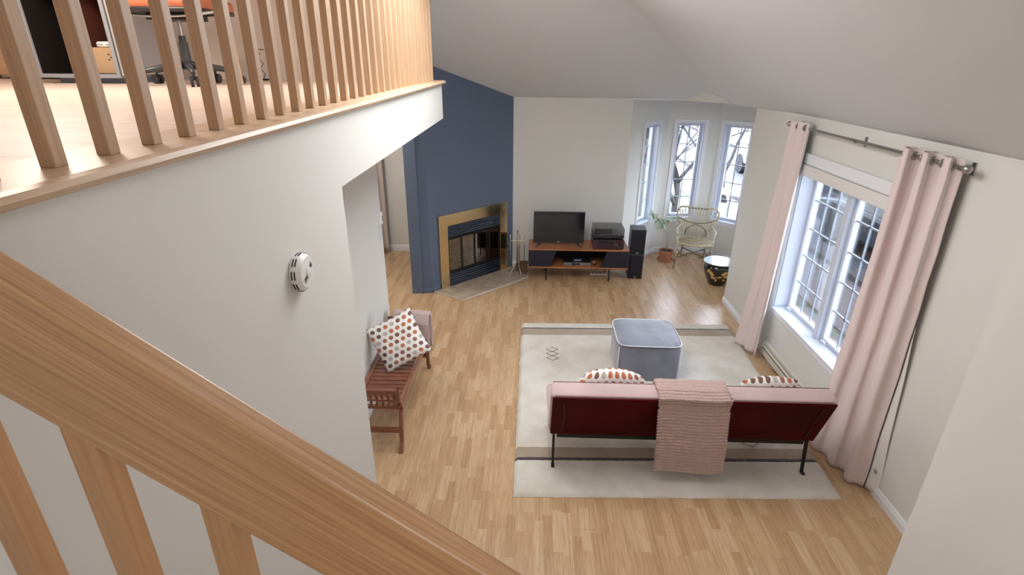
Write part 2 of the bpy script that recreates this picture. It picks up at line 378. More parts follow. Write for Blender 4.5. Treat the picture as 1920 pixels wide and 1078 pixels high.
wall('wall_left', (XF, -1.6), (XF, 5.06), .12, HZ, LZ-.03)
tag(B(-5.3, XF-.12, -1.6, 5.08, HZ, LZ-.03).build('ceiling', WALL), kind='structure')
wall('wall_hall_left', (-3.2, 4.9), (-3.2, 8.5), .1, 0, HZ)
wall('wall_hall_back', (-3.2, 8.5), (-1.2, 8.5), .1, 0, HZ)
wall('wall_hall_front', (-1.54, 4.9), (-3.3, 4.9), .1, 0, HZ)
wall('wall_chimney_side', (-1.55, 8.6), BL, .15, 0, HZ, BLUE)
wall('wall_chimney_return', BL, B0, .12, 0, 3.1, BLUE)
wall('wall_chimney', B0, B1, .12, 0, cz, BLUE, holes=[(.30, 1.22, .02, .88)])
tag(B(-1.32, -.1, 8.0, 8.1, 0, 4).build('wall_chimney_back', BLUE), kind='structure')
wall('wall_loft_far', (-5.2, 4.96), (-.93, 4.96), .12, LZ-.3, cz, mat('lamplit_wall', (.80, .70, .61), .75))  # warm lamp glow on this wall is put into its peach colour
wall('wall_upper', (-1.02, 5.15), (-1.42, 6.8), .1, HZ, cz)
wall('wall_upper', (-1.42, 6.8), (-1.0, 8.0), .1, HZ, cz)
wall('wall_loft_left', (-5.2, -1.6), (-5.2, 5.1), .1, LZ-.3, cz)
wall('wall_back', (XR+.1, -1.6), (-5.3, -1.6), .1, 0, cz)
# baseboards
baseboard('baseboard_right', P5, (XR, 1.6))
baseboard('baseboard_turret_1', P0, P1); baseboard('baseboard_turret_2', P1, P2); baseboard('baseboard_turret_3', P2, P3)
baseboard('baseboard_turret_4', P3, P4); baseboard('baseboard_turret_5', P4, P5)
baseboard('baseboard_far', B1, P0)
baseboard('baseboard_left', (-1.42, 2.245), (-1.42, 4.95))
baseboard('baseboard_hall', (-3.2, 8.5), (-1.55, 8.5), .11)
baseboard('baseboard_chimney', BL, B0, .07, BLUE)
baseboard('baseboard_chimney', B0, (B0[0]+.09, B0[1]+.09), .07, BLUE)
# ------------------------------------------------------------------ windows
def window(name, p0, p1, u0, u1, z0, z1, depth, cols, rows, sashes=1, shade=False):
    ang = math.atan2(p1[1]-p0[1], p1[0]-p0[0]); w = struct(name, (p0[0], p0[1], 0), ang)
    cw = .055
    for a in ((u0-cw, u0, z0-cw, z1+cw), (u1, u1+cw, z0-cw, z1+cw), (u0, u1, z1, z1+cw), (u0, u1, z0-cw, z0)):
        B(a[0], a[1], -.018, -.001, a[2], a[3]).build('casing', TRIM, w, bevel=.004)
    t = .012
    B(u0, u0+t, -.001, depth, z0, z1).build('jamb', PVC, w); B(u1-t, u1, -.001, depth, z0, z1).build('jamb', PVC, w)
    B(u0, u1, -.001, depth, z1-t, z1).build('jamb', PVC, w)
    B(u0-.0, u1+.0, -.03, depth, z0, z0+t).build('sill', PVC, w, bevel=.003)
    U0, U1, Z0, Z1 = u0+t, u1-t, z0+t, z1-t
    sw = (U1-U0)/sashes
    for s in range(sashes):
        a, b = U0+s*sw, U0+(s+1)*sw; q = .04 if sashes == 1 else .035
        if sashes > 1:
            if s: B(a-.035, a+.035, depth-.10, depth, Z0, Z1).build('mullion', PVC, w, bevel=.004)
            if s: a += .035
            else: b -= .035
        y0, y1 = depth-.055, depth
        for r in ((a, a+q, Z0, Z1), (b-q, b, Z0, Z1), (a+q, b-q, Z0, Z0+q), (a+q, b-q, Z1-q, Z1)):
            B(r[0], r[1], y0, y1, r[2], r[3]).build('sash_rail', PVC, w, bevel=.004)
        a += q; b -= q; c, d = Z0+q, Z1-q; yc = depth-.028
        for i in range(1, cols): x = a+(b-a)*i/cols; B(x-.006, x+.006, yc-.005, yc+.005, c, d).build('muntin', MUN, w)
        for j in range(1, rows):
            z = c+(d-c)*j/rows
            B(a, b, yc-.005, yc+.005, z-.006, z+.006).build('muntin', MUN, w)
        for i in range(cols):
            for j in range(rows):
                B(a+(b-a)*i/cols+.004, a+(b-a)*(i+1)/cols-.004, yc-.002, yc+.002, c+(d-c)*j/rows+.004, c+(d-c)*(j+1)/rows-.004).build('pane', GLASS, w)
        MB().box(a+.01, a+.07, y0-.03, y0, Z0+.002, Z0+.022).tube([(a+.04, y0-.02, Z0+.02), (a+.05, y0-.035, Z0+.03), (a+.12, y0-.035, Z0+.025)], .006, 6).build('crank_handle', PVC, w, bevel=.002)
    if shade:
        B(u0-.06, u1+.06, -.035, -.019, z1+.03, z1+.125).build('shade_rail', TRIM, w, bevel=.004)
        B(u0+.0, u1-.0, -.045, -.002, z1-.075, z1+.022).build('shade_cassette', mat('shade_fabric', (.72, .69, .67), .7), w, bevel=.006)
        MB().tube([(u0+.01, .012, z1-.085), (u1-.01, .012, z1-.085)], .011, 10).build('shade_bar', TRIM, w, smooth=True)
    return w
window('window_1', P0, P1, .41, .82, .60, 2.10, .14, 2, 5)
window('window_2', P1, P2, .145, .56, .60, 2.10, .14, 2, 5)
window('window_3', P2, P3, .105, .525, .60, 2.10, .14, 2, 5)
window('window_4', P3, P4, .21, .625, .60, 2.10, .14, 2, 5)
window('window_5', P4, P5, .25, .66, .60, 2.10, .14, 2, 5)
window('window_6', P5, (XR, 0), BW[0], BW[1], BW[2], BW[3], .19, 3, 5, 2, True)

# ------------------------------------------------------------------ loft: boards, nosing, balustrade
lf = struct('floor')
lf.name = 'floor_loft'
for j in range(36):
    y0 = -1.6+j*.19; xo = (j*.53) % 1.4
    for i in range(-1, 4):
        a, b = max(-5.2, -4.9+xo+i*1.5), min(-1.0, -4.9+xo+(i+1)*1.5)
        y1 = min(y0+.1885, 4.965)
        if b-a > .05 and y1-y0 > .02: B(a+.0005, b-.0005, y0, y1, LZ-.022, LZ).build('floor_plank', LOFTW, lf)
ns = [(-1.0, 0), (-.80, 0), (-.79, 0), (-.775, -.004), (-.768, -.014), (-.772, -.024), (-.79, -.03), (-1.0, -.03)]
tr = MB().prism([(x, LZ+z) for x, z in ns], -1.6, 5.12, 'y').build('trim_2', OAKY); tag(tr, kind='structure')
bal = thing('balustrade', 'oak balustrade of square upright spindles along the loft edge', 'railing', (-.86, 0, LZ))
W_ = .030
first = None
for i in range(-5, 30):
    y = .952+.1385*i
    if first is None:
        first = B(-W_, 0, 0, W_, 0, 1.0).build('baluster', OAKZ, bal, bevel=.0015); first.location = (0, y, 0)
    else:
        c = first.copy(); COL.objects.link(c); c.location = (0, y, 0)
B(-.05, .016, .0, 5.02, 1.0, 1.06).build('handrail', OAKY, bal, bevel=.01)
# stair: sloping rail, spindles, stringer, treads
SL = -.813; DIR = Vector((1, 0, SL)).normalized()
st = thing('stair_rail', 'broad sloping oak handrail with square spindles over the stairs in the foreground', 'railing', (-.70, .48, 1.5))
def railz(x): return 2.791+SL*(x+.529)
L = 2.74
o = MB().box(0, L, 0, .0365, -.183*math.cos(math.atan(.813)), 0).build('handrail', OAK, st, bevel=.005, seg=3)
o.matrix_local = frm((0, 0, railz(-.70)-1.5), DIR, (0, 0, 1))
fb = None
for i in range(16):
    x = -.670+.138*i; zt = railz(x)-.183-1.5
    zb = zt-.62
    xx = x+.70
    MB().add([(xx, .002, zb), (xx+.0335, .002, zb+SL*.0335), (xx+.0335, .0355, zb+SL*.0335), (xx, .0355, zb), (xx, .002, zt+.01), (xx+.0335, .002, zt+.01+SL*.0335), (xx+.0335, .0355, zt+.01+SL*.0335), (xx, .0355, zt+.01)],
             [(0, 3, 2, 1), (4, 5, 6, 7), (0, 1, 5, 4), (1, 2, 6, 5), (2, 3, 7, 6), (3, 0, 4, 7)]).build('baluster', OAKZ2 if False else wood('oak_spindle', (.52, .29, .14), (.41, .215, .095), 2, 7, .42, 45, .2), st, bevel=.002)
sr = thing('staircase', 'oak staircase with closed stringers descending below the foreground rail', 'stairs', (-.62, .0, 1.0))
o = MB().box(0, L-.15, 0, .04, -.26, 0).build('stringer', OAK, sr, bevel=.003); o.matrix_local = frm((0, .478, railz(-.62)-.183-.60-1.0), DIR, (0, 0, 1))
o = MB().box(0, L-.15, 0, .04, -.26, 0).build('stringer', OAK, sr, bevel=.003); o.matrix_local = frm((0, -.42, railz(-.62)-.183-.60-1.0), DIR, (0, 0, 1))
for i in range(8):
    x = .02+i*.235; z = railz(-.62+x+.12)-.183-.72-1.0
    B(x, x+.26, -.40, .478, z, z+.03).build('tread', OAK, sr, bevel=.006)
    B(x+.22, x+.235, -.40, .478, z-.19, z).build('riser', TRIM, sr)

# ------------------------------------------------------------------ fireplace
FA = math.atan2(B1[1]-B0[1], B1[0]-B0[0])
fp = thing('fireplace', 'built-in fireplace with wide polished brass surround set in the navy wall', 'fireplace', (B0[0], B0[1], 0), FA)
zt, zi, a0, a1, i0, i1 = 1.06, .90, .14, 1.38, .28, 1.24
for poly in ([(a0, 0), (i0, 0), (i0, zi), (a0, zt)], [(i1, 0), (a1, 0), (a1, zt), (i1, zi)], [(a0, zt), (i0, zi), (i1, zi), (a1, zt)]):
    MB().prism(poly, -.035, -.002, 'y').build('brass_panel', BRASS, fp, bevel=.003)
SLAT = mat('louvre_steel', (.035, .042, .062), .35, .4)
B(i0, i1, -.02, -.004, .715, .735).build('frame_rail', BLACK, fp); B(i0, i1, -.02, -.004, .205, .225).build('frame_rail', BLACK, fp)
B(i0, i1, -.004, .0, .735, .9).build('vent_back', DARK, fp); B(i0, i1, -.004, .0, .0, .205).build('vent_back', DARK, fp)
for z, n, h in ((.738, 5, .16), (.005, 6, .2)):
    for i in range(n):
        zz = z+h*i/n
        MB().add([(i0, -.012, zz), (i1, -.012, zz), (i1, -.03, zz+.004), (i0, -.03, zz+.004), (i0, -.006, zz+h/n*.72), (i1, -.006, zz+h/n*.72), (i1, -.024, zz+h/n*.76), (i0, -.024, zz+h/n*.76)],
                 [(0, 1, 2, 3), (4, 7, 6, 5), (0, 4, 5, 1), (3, 2, 6, 7), (0, 3, 7, 4), (1, 5, 6, 2)]).build('slat', SLAT, fp)
BRK = mat('firebrick', (.36, .31, .26), .9, var=.5, vscale=4, bump=.5, bscale=30)
SOOT = mat('sooty_panel', (.05, .03, .025), .9, var=.5, vscale=6)
B(.301, 1.219, .40, .43, .03, .87).build('back_panel', BRK, fp)
B(.301, .315, .0, .40, .03, .87).build('side_panel', BRK, fp); B(1.205, 1.219, .0, .40, .03, .87).build('side_panel', SOOT, fp)
B(.301, 1.219, .0, .43, .215, .235).build('hearth_plate', BRK, fp); B(.301, 1.219, .0, .43, .72, .74).build('firebox_top', SOOT, fp)
FG = glass_mat('fireplace_glass', (.80, .76, .72), .2)
for i in range(4):
    x0 = i0+.01+i*(i1-i0-.02)/4; x1 = x0+(i1-i0-.02)/4-.004
    d = MB().box(x0, x0+.012, -.02, -.006, .228, .712).box(x1-.012, x1, -.02, -.006, .228, .712).box(x0, x1, -.02, -.006, .228, .243).box(x0, x1, -.02, -.006, .697, .712).build('glass_door', BLACK, fp)
    B(x0+.012, x1-.012, -.014, -.010, .243, .697).build('pane', FG, d)
    if i in (1, 2): MB().cyl((x1-.03 if i == 1 else x0+.03, -.045, .70), (x1-.03 if i == 1 else x0+.03, -.02, .70), .012, .012, 10).build('knob', BLACK, d, smooth=True)
gr = thing('fire_grate', 'black iron log grate standing inside the fireplace', 'grate', (B0[0], B0[1], .235), FA)
for i in range(7):
    x = .50+i*.08
    MB().tube([(x, .08, .12), (x, .09, .04), (x, .30, .04), (x, .32, .12)], .008, 6).build('bar', BLACK, gr, smooth=True)
for y in (.12, .27): MB().cyl((.48, y, .03), (1.0, y, .03), .008, .008, 6).build('cross_bar', BLACK, gr)
for x, y in ((.5, .12), (.98, .12), (.5, .27), (.98, .27)): B(x-.008, x+.008, y-.008, y+.008, 0, .03).build('leg', BLACK, gr)
# hearth tiles
he = thing('hearth', 'low angled hearth of beige stone tiles with pale edging before the fireplace', 'hearth', (B0[0], B0[1], 0), FA)
hp = [(.02, -.005), (.13, -.52), (1.35, -.52), (1.54, -.34), (1.52, -.005)]
TILE = mat('beige_tile', (.42, .33, .25), .45, var=.22, vscale=7, bump=.05, bscale=40)
MB().prism(hp, .0005, .008).build('grout_bed', mat('grout', (.62, .58, .52), .8), he)
inner = [(.035, -.008), (.142, -.508), (1.345, -.508), (1.528, -.334), (1.51, -.008)]
for a in range(6):
    for b_ in range(2):
        xs = .0+a*.31-(.15 if b_ else 0); ys = (-.254, -.004) if b_ == 0 else (-.52, -.258)
        q = clip([(xs+.002, ys[0]), (xs+.306, ys[0]), (xs+.306, ys[1]), (xs+.002, ys[1])], inner)
        if q: MB().prism(q, .008, .014).build('tile', TILE, he, bevel=.001)
for p, q in zip(hp[:4], hp[1:]):
    d = (Vector(q)-Vector(p)); n_ = Vector((d.y, -d.x)).normalized()*.012
    MB().prism([p, q, (q[0]-n_.x, q[1]-n_.y), (p[0]-n_.x, p[1]-n_.y)], .0, .016).build('edging', mat('pale_edging', (.70, .64, .54), .5), he)
# fire tools
ft = thing('fire_tool_set', 'brass and iron fireside tool stand with poker, brush and shovel beside the fireplace', 'fire tools', (-.165, 7.50, .014))
ANT = mat('antique_brass', (.38, .27, .16), .38, .9); IRON = mat('pewter_iron', (.45, .46, .48), .35, .9)
MB().cyl((0, 0, .10), (0, 0, .66), .013, .010).sphere((0, 0, .67), .016).build('post', ANT, ft, smooth=True)
MB().tube([(-.12, 0, .52), (.12, 0, .52)], .005, 6).tube([(0, -.05, .52), (0, .06, .52)], .005, 6).build('hook_bar', ANT, ft)
for a in (.5, 2.1, 3.7, 5.3):
    c, s = math.cos(a), math.sin(a)
    MB().tube([(0, 0, .12), (c*.05, s*.05, .13), (c*.09, s*.09, .07), (c*.12, s*.12, .006), (c*.15, s*.15, .006)], .009, 7).build('leg', IRON, ft, smooth=True)
h = MB().tube([(-.105, -.01, .60), (-.105, -.01, .10)], .006, 8).tube([(-.105, -.01, .50), (-.105, -.01, .62)], .011, 8).tube([(-.105, -.01, .12), (-.125, -.02, .07), (-.095, -.02, .05)], .006, 6).build('poker', IRON, ft, smooth=True)
h = MB().tube([(.10, -.01, .62), (.10, -.01, .20)], .006, 8).build('brush_handle', ANT, ft, smooth=True)
MB().box(.04, .16, -.03, .02, .17, .205).add([(.05, -.025, .17), (.15, -.025, .17), (.15, .015, .17), (.05, .015, .17), (.03, -.05, .05), (.165, -.05, .05), (.165, .03, .05), (.03, .03, .05)], [(0, 1, 2, 3), (4, 7, 6, 5), (0, 4, 5, 1), (1, 5, 6, 2), (2, 6, 7, 3), (3, 7, 4, 0)]).build('brush_head', mat('bristles', (.10, .05, .025), .8), ft)
h = MB().tube([(.03, .055, .60), (.03, .05, .14)], .006, 8).build('shovel_handle', ANT, ft, smooth=True)
MB().grid(6, 6, lambda u, v: (-.03+.12*u, .05+.02*math.cos((u-.5)*2.2), .15-.12*v)).build('shovel_blade', ANT, ft, solid=.004, smooth=True)

# ------------------------------------------------------------------ TV stand and electronics
ts = thing('tv_stand', 'long low walnut media cabinet with dark angled doors and thin black legs', 'tv stand', (0, 7.29, 0))
NAVYD = mat('dark_blue_door', (.010, .014, .032), .45)
B(0, 1.435, 0, .45, .468, .488).build('top', WALNUT, ts, bevel=.002); B(0, 1.435, 0, .45, .198, .218).build('bottom_board', WALNUT, ts, bevel=.002)
B(0, .016, .0, .45, .218, .468).build('side_panel', BLKP, ts); B(1.419, 1.435, .0, .45, .218, .468).build('side_panel', BLKP, ts)
B(.016, 1.419, .435, .45, .218, .468).build('back_panel', DARK, ts)
MB().prism([(.016, .221), (.318, .221), (.40, .465), (.016, .465)], .002, .018, 'y').build('door', NAVYD, ts)
MB().prism([(1.035, .221), (1.419, .221), (1.419, .465), (1.125, .465)], .002, .018, 'y').build('door', NAVYD, ts)
for x in (.262, 1.172):
    for y in (.02, .40): B(x-.008, x+.008, y, y+.016, 0, .198).build('leg', BLACK, ts)
    B(x-.008, x+.008, .02, .41, .186, .198).build('leg_bar', BLACK, ts)
tv = thing('television', 'flat black television on two splayed feet on the walnut cabinet', 'television', (.43, 7.47, .488))
B(-.365, .365, -.012, .03, .045, .50).build('housing', BLKP, tv, bevel=.004)
B(-.357, .357, -.0145, -.012, .070, .492).build('screen', mat('tv_screen', (.010, .010, .014), .10, spec=.6), tv)
B(-.02, .02, -.0155, -.012, .053, .061).build('badge', mat('badge', (.6, .6, .62), .3), tv)
for s in (-1, 1): MB().tube([(s*.25, 0, .05), (s*.27, -.02, .03), (s*.33, -.10, .004)], [.010, .009, .006], 8).tube([(s*.27, .0, .03), (s*.30, .09, .004)], .007, 6).build('foot', BLKP, tv, smooth=True)
rc = thing('stereo_receiver', 'dark plum stereo receiver with round volume knob beneath the turntable', 'stereo receiver', (1.135, 7.32, .488))
PLUM = mat('receiver_face', (.085, .045, .06), .3, .6)
B(-.215, .215, .012, .34, .012, .142).build('case', BLKP, rc, bevel=.003); B(-.218, .218, 0, .012, .01, .145).build('faceplate', PLUM, rc, bevel=.002)
B(-.14, .06, -.002, .0, .09, .128).build('display', mat('display', (.01, .01, .012), .1), rc)
MB().cyl((.165, -.02, .07), (.165, 0, .07), .027, .029, 20).build('volume_knob', PLUM, rc, smooth='auto')
for x in (-.10, -.03, .03, .09): MB().cyl((x, -.01, .045), (x, 0, .045), .010, .010, 12).build('knob', BLACK, rc)
for x in (-.18, .18): B(x-.02, x+.02, .03, .07, 0, .012).build('foot', BLACK, rc)
for z in (.06, .07, .08): B(.08, .125, -.001, 0, z, z+.003).build('marking', STEEL, rc)
tt = thing('turntable', 'record player with clear dust cover on top of the plum receiver', 'turntable', (1.135, 7.33, .633))
B(-.215, .215, 0, .34, .02, .062).build('plinth', BLKP, tt, bevel=.004)
for x in (-.18, .18):
    for y in (.05, .29): MB().cyl((x, y, 0), (x, y, .02), .02, .018, 14).build('foot', BLACK, tt)
MB().cyl((-.04, .17, .062), (-.04, .17, .076), .148, .15, 40).build('platter', STEEL, tt, smooth='auto')
MB().cyl((-.04, .17, .0765), (-.04, .17, .079), .142, .142, 40).build('mat', mat('platter_mat', (.03, .03, .03), .4), tt)
MB().tube([(.16, .28, .095), (.15, .15, .095), (.09, .08, .088)], .005, 7).cyl((.16, .28, .062), (.16, .28, .10), .022, .018, 14).build('tonearm', STEEL, tt, smooth=True)
B(-.14, -.06, .004, .02, .062, .066).build('switch', STEEL, tt)
lid = MB()
for a in ((-.213, .213, .002, .005, .066, .155), (-.213, .213, .335, .338, .066, .155), (-.213, -.210, .005, .335, .066, .155), (.210, .213, .005, .335, .066, .155), (-.213, .213, .002, .338, .155, .158)): lid.box(*a)
lid.build('dust_cover', glass_mat('clear_acrylic', (.90, .90, .90), .14), tt)
for x in (-.15, .15): B(x-.02, x+.02, .338, .352, .05, .10).build('hinge', BLKP, tt)
SPKM = mat('speaker_grille', (.018, .018, .024), .9, bump=.4, bscale=400); SPKC = mat('speaker_case', (.05, .052, .056), .4)
def speaker(z, lab):
    s = thing('speaker', lab, 'speaker', (1.575, 7.44, z), -.06, 'black speakers stacked beside the media cabinet')
    B(-.105, .105, 0, .25, 0, .375).build('cabinet', SPKC, s, bevel=.004); B(-.096, .096, -.012, -.001, .012, .36).build('grille', SPKM, s, bevel=.006)
    B(-.018, .018, -.0145, -.012, .024, .034).build('badge', mat('badge', (.6, .6, .62), .3), s)
speaker(.0, 'lower black box speaker standing on the floor beside the media cabinet'); speaker(.376, 'upper black box speaker stacked on the other one')
dv = thing('disc_player', 'slim black and silver disc player in the open middle of the media cabinet', 'disc player', (.71, 7.37, .218))
B(-.20, .20, 0, .22, .004, .045).build('case', BLKP, dv, bevel=.002); B(-.20, .20, -.004, 0, .005, .043).build('front', mat('silver_front', (.30, .31, .33), .35, .6), dv); B(-.08, .04, -.006, -.004, .014, .034).build('display', DARK, dv)
rt_ = thing('router', 'small dark blue router box resting on the disc player', 'router', (.72, 7.43, .263))
B(-.06, .06, 0, .10, 0, .028).build('case', mat('router_blue', (.03, .04, .10), .3), rt_, bevel=.006); B(-.05, .05, -.002, 0, .008, .02).build('front_strip', mat('badge', (.6, .6, .62), .3), rt_)
bl = thing('small_ornament', 'tiny brown ball ornament in the cabinet opening right of the disc player', 'ornament', (.965, 7.42, .218))
MB().sphere((0, 0, .035), .035).build('ball', mat('brown_ball', (.25, .13, .08), .5), bl, smooth=True); MB().cyl((0, 0, 0), (0, 0, .01), .02).build('foot', DARK, bl)
cb_ = MB()
random.seed(3)
pts = [(.95+i*.022, .22+.03*math.sin(i*1.3)+random.uniform(-.02, .02), .008+.012*abs(math.sin(i*.9))) for i in range(26)]
cb_.tube(pts, .0035, 6); cb_.tube([(p[0]+.02, p[1]+.05, p[2]*1.5) for p in pts], .003, 6)
c_ = cb_.build('cable_tangle', mat('white_cable', (.6, .6, .6), .5), smooth=True, loc=(.0, 7.3, 0)); tag(c_, 'loose tangle of pale cables on the floor under the media cabinet', 'cables')
ps = thing('power_strip', 'white power strip lying among cables under the media cabinet', 'power strip', (1.06, 7.56, 0))
B(-.13, .13, -.025, .025, 0, .03).build('body', WHITEP, ps, bevel=.004)
for i in range(4): B(-.10+i*.055, -.07+i*.055, -.012, .012, .03, .032).build('socket', DARK, ps)

# ------------------------------------------------------------------ rug, sofa, ottoman
RX0, RX1, RY0, RY1 = -.078, 2.362, 3.056, 5.887
rm = bpy.data.materials.new('cream_wool'); rm.use_nodes = True; nt = rm.node_tree; b = nt.nodes['Principled BSDF']; b.inputs['Roughness'].default_value = .95; b.inputs['Sheen Weight'].default_value = .3
gg = nt.nodes.new('ShaderNodeTexCoord'); s_ = nt.nodes.new('ShaderNodeSeparateXYZ'); nt.links.new(gg.outputs['Object'], s_.inputs[0])
nz = nt.nodes.new('ShaderNodeTexNoise'); nz.inputs['Scale'].default_value = 60; nt.links.new(gg.outputs['Object'], nz.inputs['Vector'])
yv = mathn(nt, 'DIVIDE', mathn(nt, 'ADD', mathn(nt, 'SUBTRACT', s_.outputs['Y'], mathn(nt, 'MULTIPLY', s_.outputs['X'], .032)), mathn(nt, 'MULTIPLY', mathn(nt, 'SUBTRACT', nz.outputs[0], .5), .012)), 2.9)
cr_ = nt.nodes.new('ShaderNodeValToRGB'); cr_.color_ramp.interpolation = 'CONSTANT'; nt.links.new(yv, cr_.inputs[0])
cream = (.80, .75, .66, 1); tan = (.46, .37, .27, 1); drk = (.06, .03, .05, 1)
cr_.color_ramp.elements[0].position = 0; cr_.color_ramp.elements[0].color = cream
cr_.color_ramp.elements[1].position = .128; cr_.color_ramp.elements[1].color = drk
for p, c in ((.138, tan), (.182, cream), (.862, tan), (.915, drk), (.925, cream)): e = cr_.color_ramp.elements.new(p); e.color = c
n2 = nt.nodes.new('ShaderNodeTexNoise'); n2.inputs['Scale'].default_value = 4; n2.inputs['Detail'].default_value = 6; nt.links.new(gg.outputs['Object'], n2.inputs['Vector'])
r3 = nt.nodes.new('ShaderNodeValToRGB'); r3.color_ramp.elements[0].color = (.86, .84, .80, 1); r3.color_ramp.elements[0].position = .35; r3.color_ramp.elements[1].color = (1, 1, 1, 1); r3.color_ramp.elements[1].position = .6; nt.links.new(n2.outputs[0], r3.inputs[0])
mx = nt.nodes.new('ShaderNodeMix'); mx.data_type = 'RGBA'; mx.blend_type = 'MULTIPLY'; mx.inputs['Factor'].default_value = 1
nt.links.new(cr_.outputs[0], mx.inputs['A']); nt.links.new(r3.outputs[0], mx.inputs['B']); nt.links.new(mx.outputs['Result'], b.inputs['Base Color'])
n4 = nt.nodes.new('ShaderNodeTexNoise'); n4.inputs['Scale'].default_value = 220; n4.inputs['Detail'].default_value = 3; nt.links.new(gg.outputs['Object'], n4.inputs['Vector'])
bp = nt.nodes.new('ShaderNodeBump'); bp.inputs['Strength'].default_value = .9; bp.inputs['Distance'].default_value = .008; nt.links.new(n4.outputs[0], bp.inputs['Height']); nt.links.new(bp.outputs[0], b.inputs['Normal'])
RLx, RLy = RX1-RX0, RY1-RY0
def rugp(u, v):
    x, y = u*RLx, v*RLy; e = min(x, y, RLx-x, RLy-y)
    wob = .010*(noise.noise((x*5, y*5, 1))+.6*noise.noise((x*17, y*17, 4)))
    if e < 1e-6:
        if u in (0, 1): x += wob
        if v in (0, 1): y += wob
    h = .022*min(1, math.sqrt(e/.03))+.003*noise.noise((x*30, y*30, 0))*(e > 0)+.0025
    return (x+.01*v+.08*u*v, y+.078*u, h)
rg = MB().grid(170, 190, rugp)
k = len(rg.v); rg.add([(0, 0, .001), (RLx, .078, .001), (RLx+.09, RLy+.078, .001), (.01, RLy, .001)], [(0, 3, 2, 1)])
rugroot = thing('area_rug', 'thick cream wool rug with tan and dark stripes at both ends under the sofa', 'rug', (RX0, RY0, 0))
rg.build('pile', rm, rugroot, smooth=True, fixn=False)
lm = mat('brown_yarn', (.16, .11, .09), .9)
def diamonds(cx, cy, n=3):
    m_ = MB()
    for i in range(n):
        y = cy+i*.095; m_.tube([(cx-.065, y, .028), (cx, y+.05, .028), (cx+.065, y, .028), (cx, y-.05, .028)], .003, 5, closed=True)
    m_.build('diamond_motif', lm, rugroot)
diamonds(.36+.0, 3.74-RY0+.0, 1) if False else None
diamonds(.36, 4.98+.06-RY0-.0+.0, 3); diamonds(1.98, 3.66-RY0+.06, 3)

def rbox(x0, x1, y0, y1, z0, z1, r, n=3, puff=0):
    """rounded box mesh"""
    bm = bmesh.new(); bmesh.ops.create_cube(bm, size=1)
    for v in bm.verts: v.co = Vector(((x0+x1)/2+v.co.x*(x1-x0), (y0+y1)/2+v.co.y*(y1-y0), (z0+z1)/2+v.co.z*(z1-z0)))
    bmesh.ops.bevel(bm, geom=bm.edges[:]+bm.verts[:], offset=r, segments=n, profile=.5, affect='EDGES')
    bm.verts.index_update(); mb = MB(); mb.add([v.co[:] for v in bm.verts], [tuple(v.index for v in f.verts) for f in bm.faces]); bm.free(); return mb
so = thing('sofa', 'blush pink velvet click-clack sofa seen from behind with burgundy back board and thin black legs', 'sofa', (1.2, 3.40, 0))
SX = 1.02
# backrest cushion: local frame z along the panel (leaning back), y through the thickness
th = math.atan2(.165, .45)
BM = Matrix.Translation((0, .0, .31)) @ Matrix.Rotation(th, 4, 'X')
def bbuild(mb, name, m, **k):
    mb.v = [tuple(BM @ Vector(p)) for p in mb.v]; return mb.build(name, m, so, **k)
bbuild(rbox(-SX, SX, .012, .155, 0, .485, .03, 4), 'backrest', VELVET, smooth=True)
bbuild(MB().box(-SX+.015, SX-.015, 0, .014, .01, .478), 'back_board', REDB, bevel=.004)
for s in (-1, 1): bbuild(MB().tube([(s*(SX-.10), -.003, .05), (s*(SX-.11), -.004, .25), (s*(SX-.10), -.003, .43)], .004, 6), 'board_seam', mat('dark_seam', (.02, .003, .004), .5))
def rr(x0, x1, y, z, r=.04, n=5): return None
pipe = [(-SX+.02, .148, .478), (SX-.02, .148, .478)]
bbuild(MB().tube(pipe, .004, 6), 'piping', mat('mauve_piping', (.33, .20, .20), .7), smooth=True)
bbuild(MB().tube([(-SX+.03, .02, .483), (SX-.03, .02, .483)], .003, 6), 'piping', mat('mauve_piping', (.33, .20, .20), .7), smooth=True)
rbox(-SX, SX, .06, .56, .29, .42, .03, 4).build('seat', VELVET, so, smooth=True)
for x in (-.35, .3): B(x-.002, x+.002, .10, .55, .4195, .422).build('seat_seam', mat('mauve_piping', (.33, .20, .20), .7), so)
B(-.95, .95, .02, .06, .27, .31).build('frame_bar', BLACK, so); B(-.95, .95, .42, .45, .265, .29).build('frame_bar', BLACK, so)
for s, n_ in ((-1, 'leg'), (1, 'leg')):
    MB().add([(s*.975-.009, -.02, 0), (s*.975+.009, -.02, 0), (s*.975+.009, .0, 0), (s*.975-.009, .0, 0), (s*.975-.009, .02, .30), (s*.975+.009, .02, .30), (s*.975+.009, .045, .30), (s*.975-.009, .045, .30)],
             [(0, 3, 2, 1), (4, 5, 6, 7), (0, 1, 5, 4), (1, 2, 6, 5), (2, 3, 7, 6), (3, 0, 4, 7)]).box(s*.975-.012, s*.975+.012, -.045, .0, 0, .014).build('leg', BLACK, so)
    B(s*.975-.01, s*.975+.01, .46, .48, 0, .28).build('leg', BLACK, so)
for o in so.children:
    if o.name.startswith('leg'): o.location.z = .024
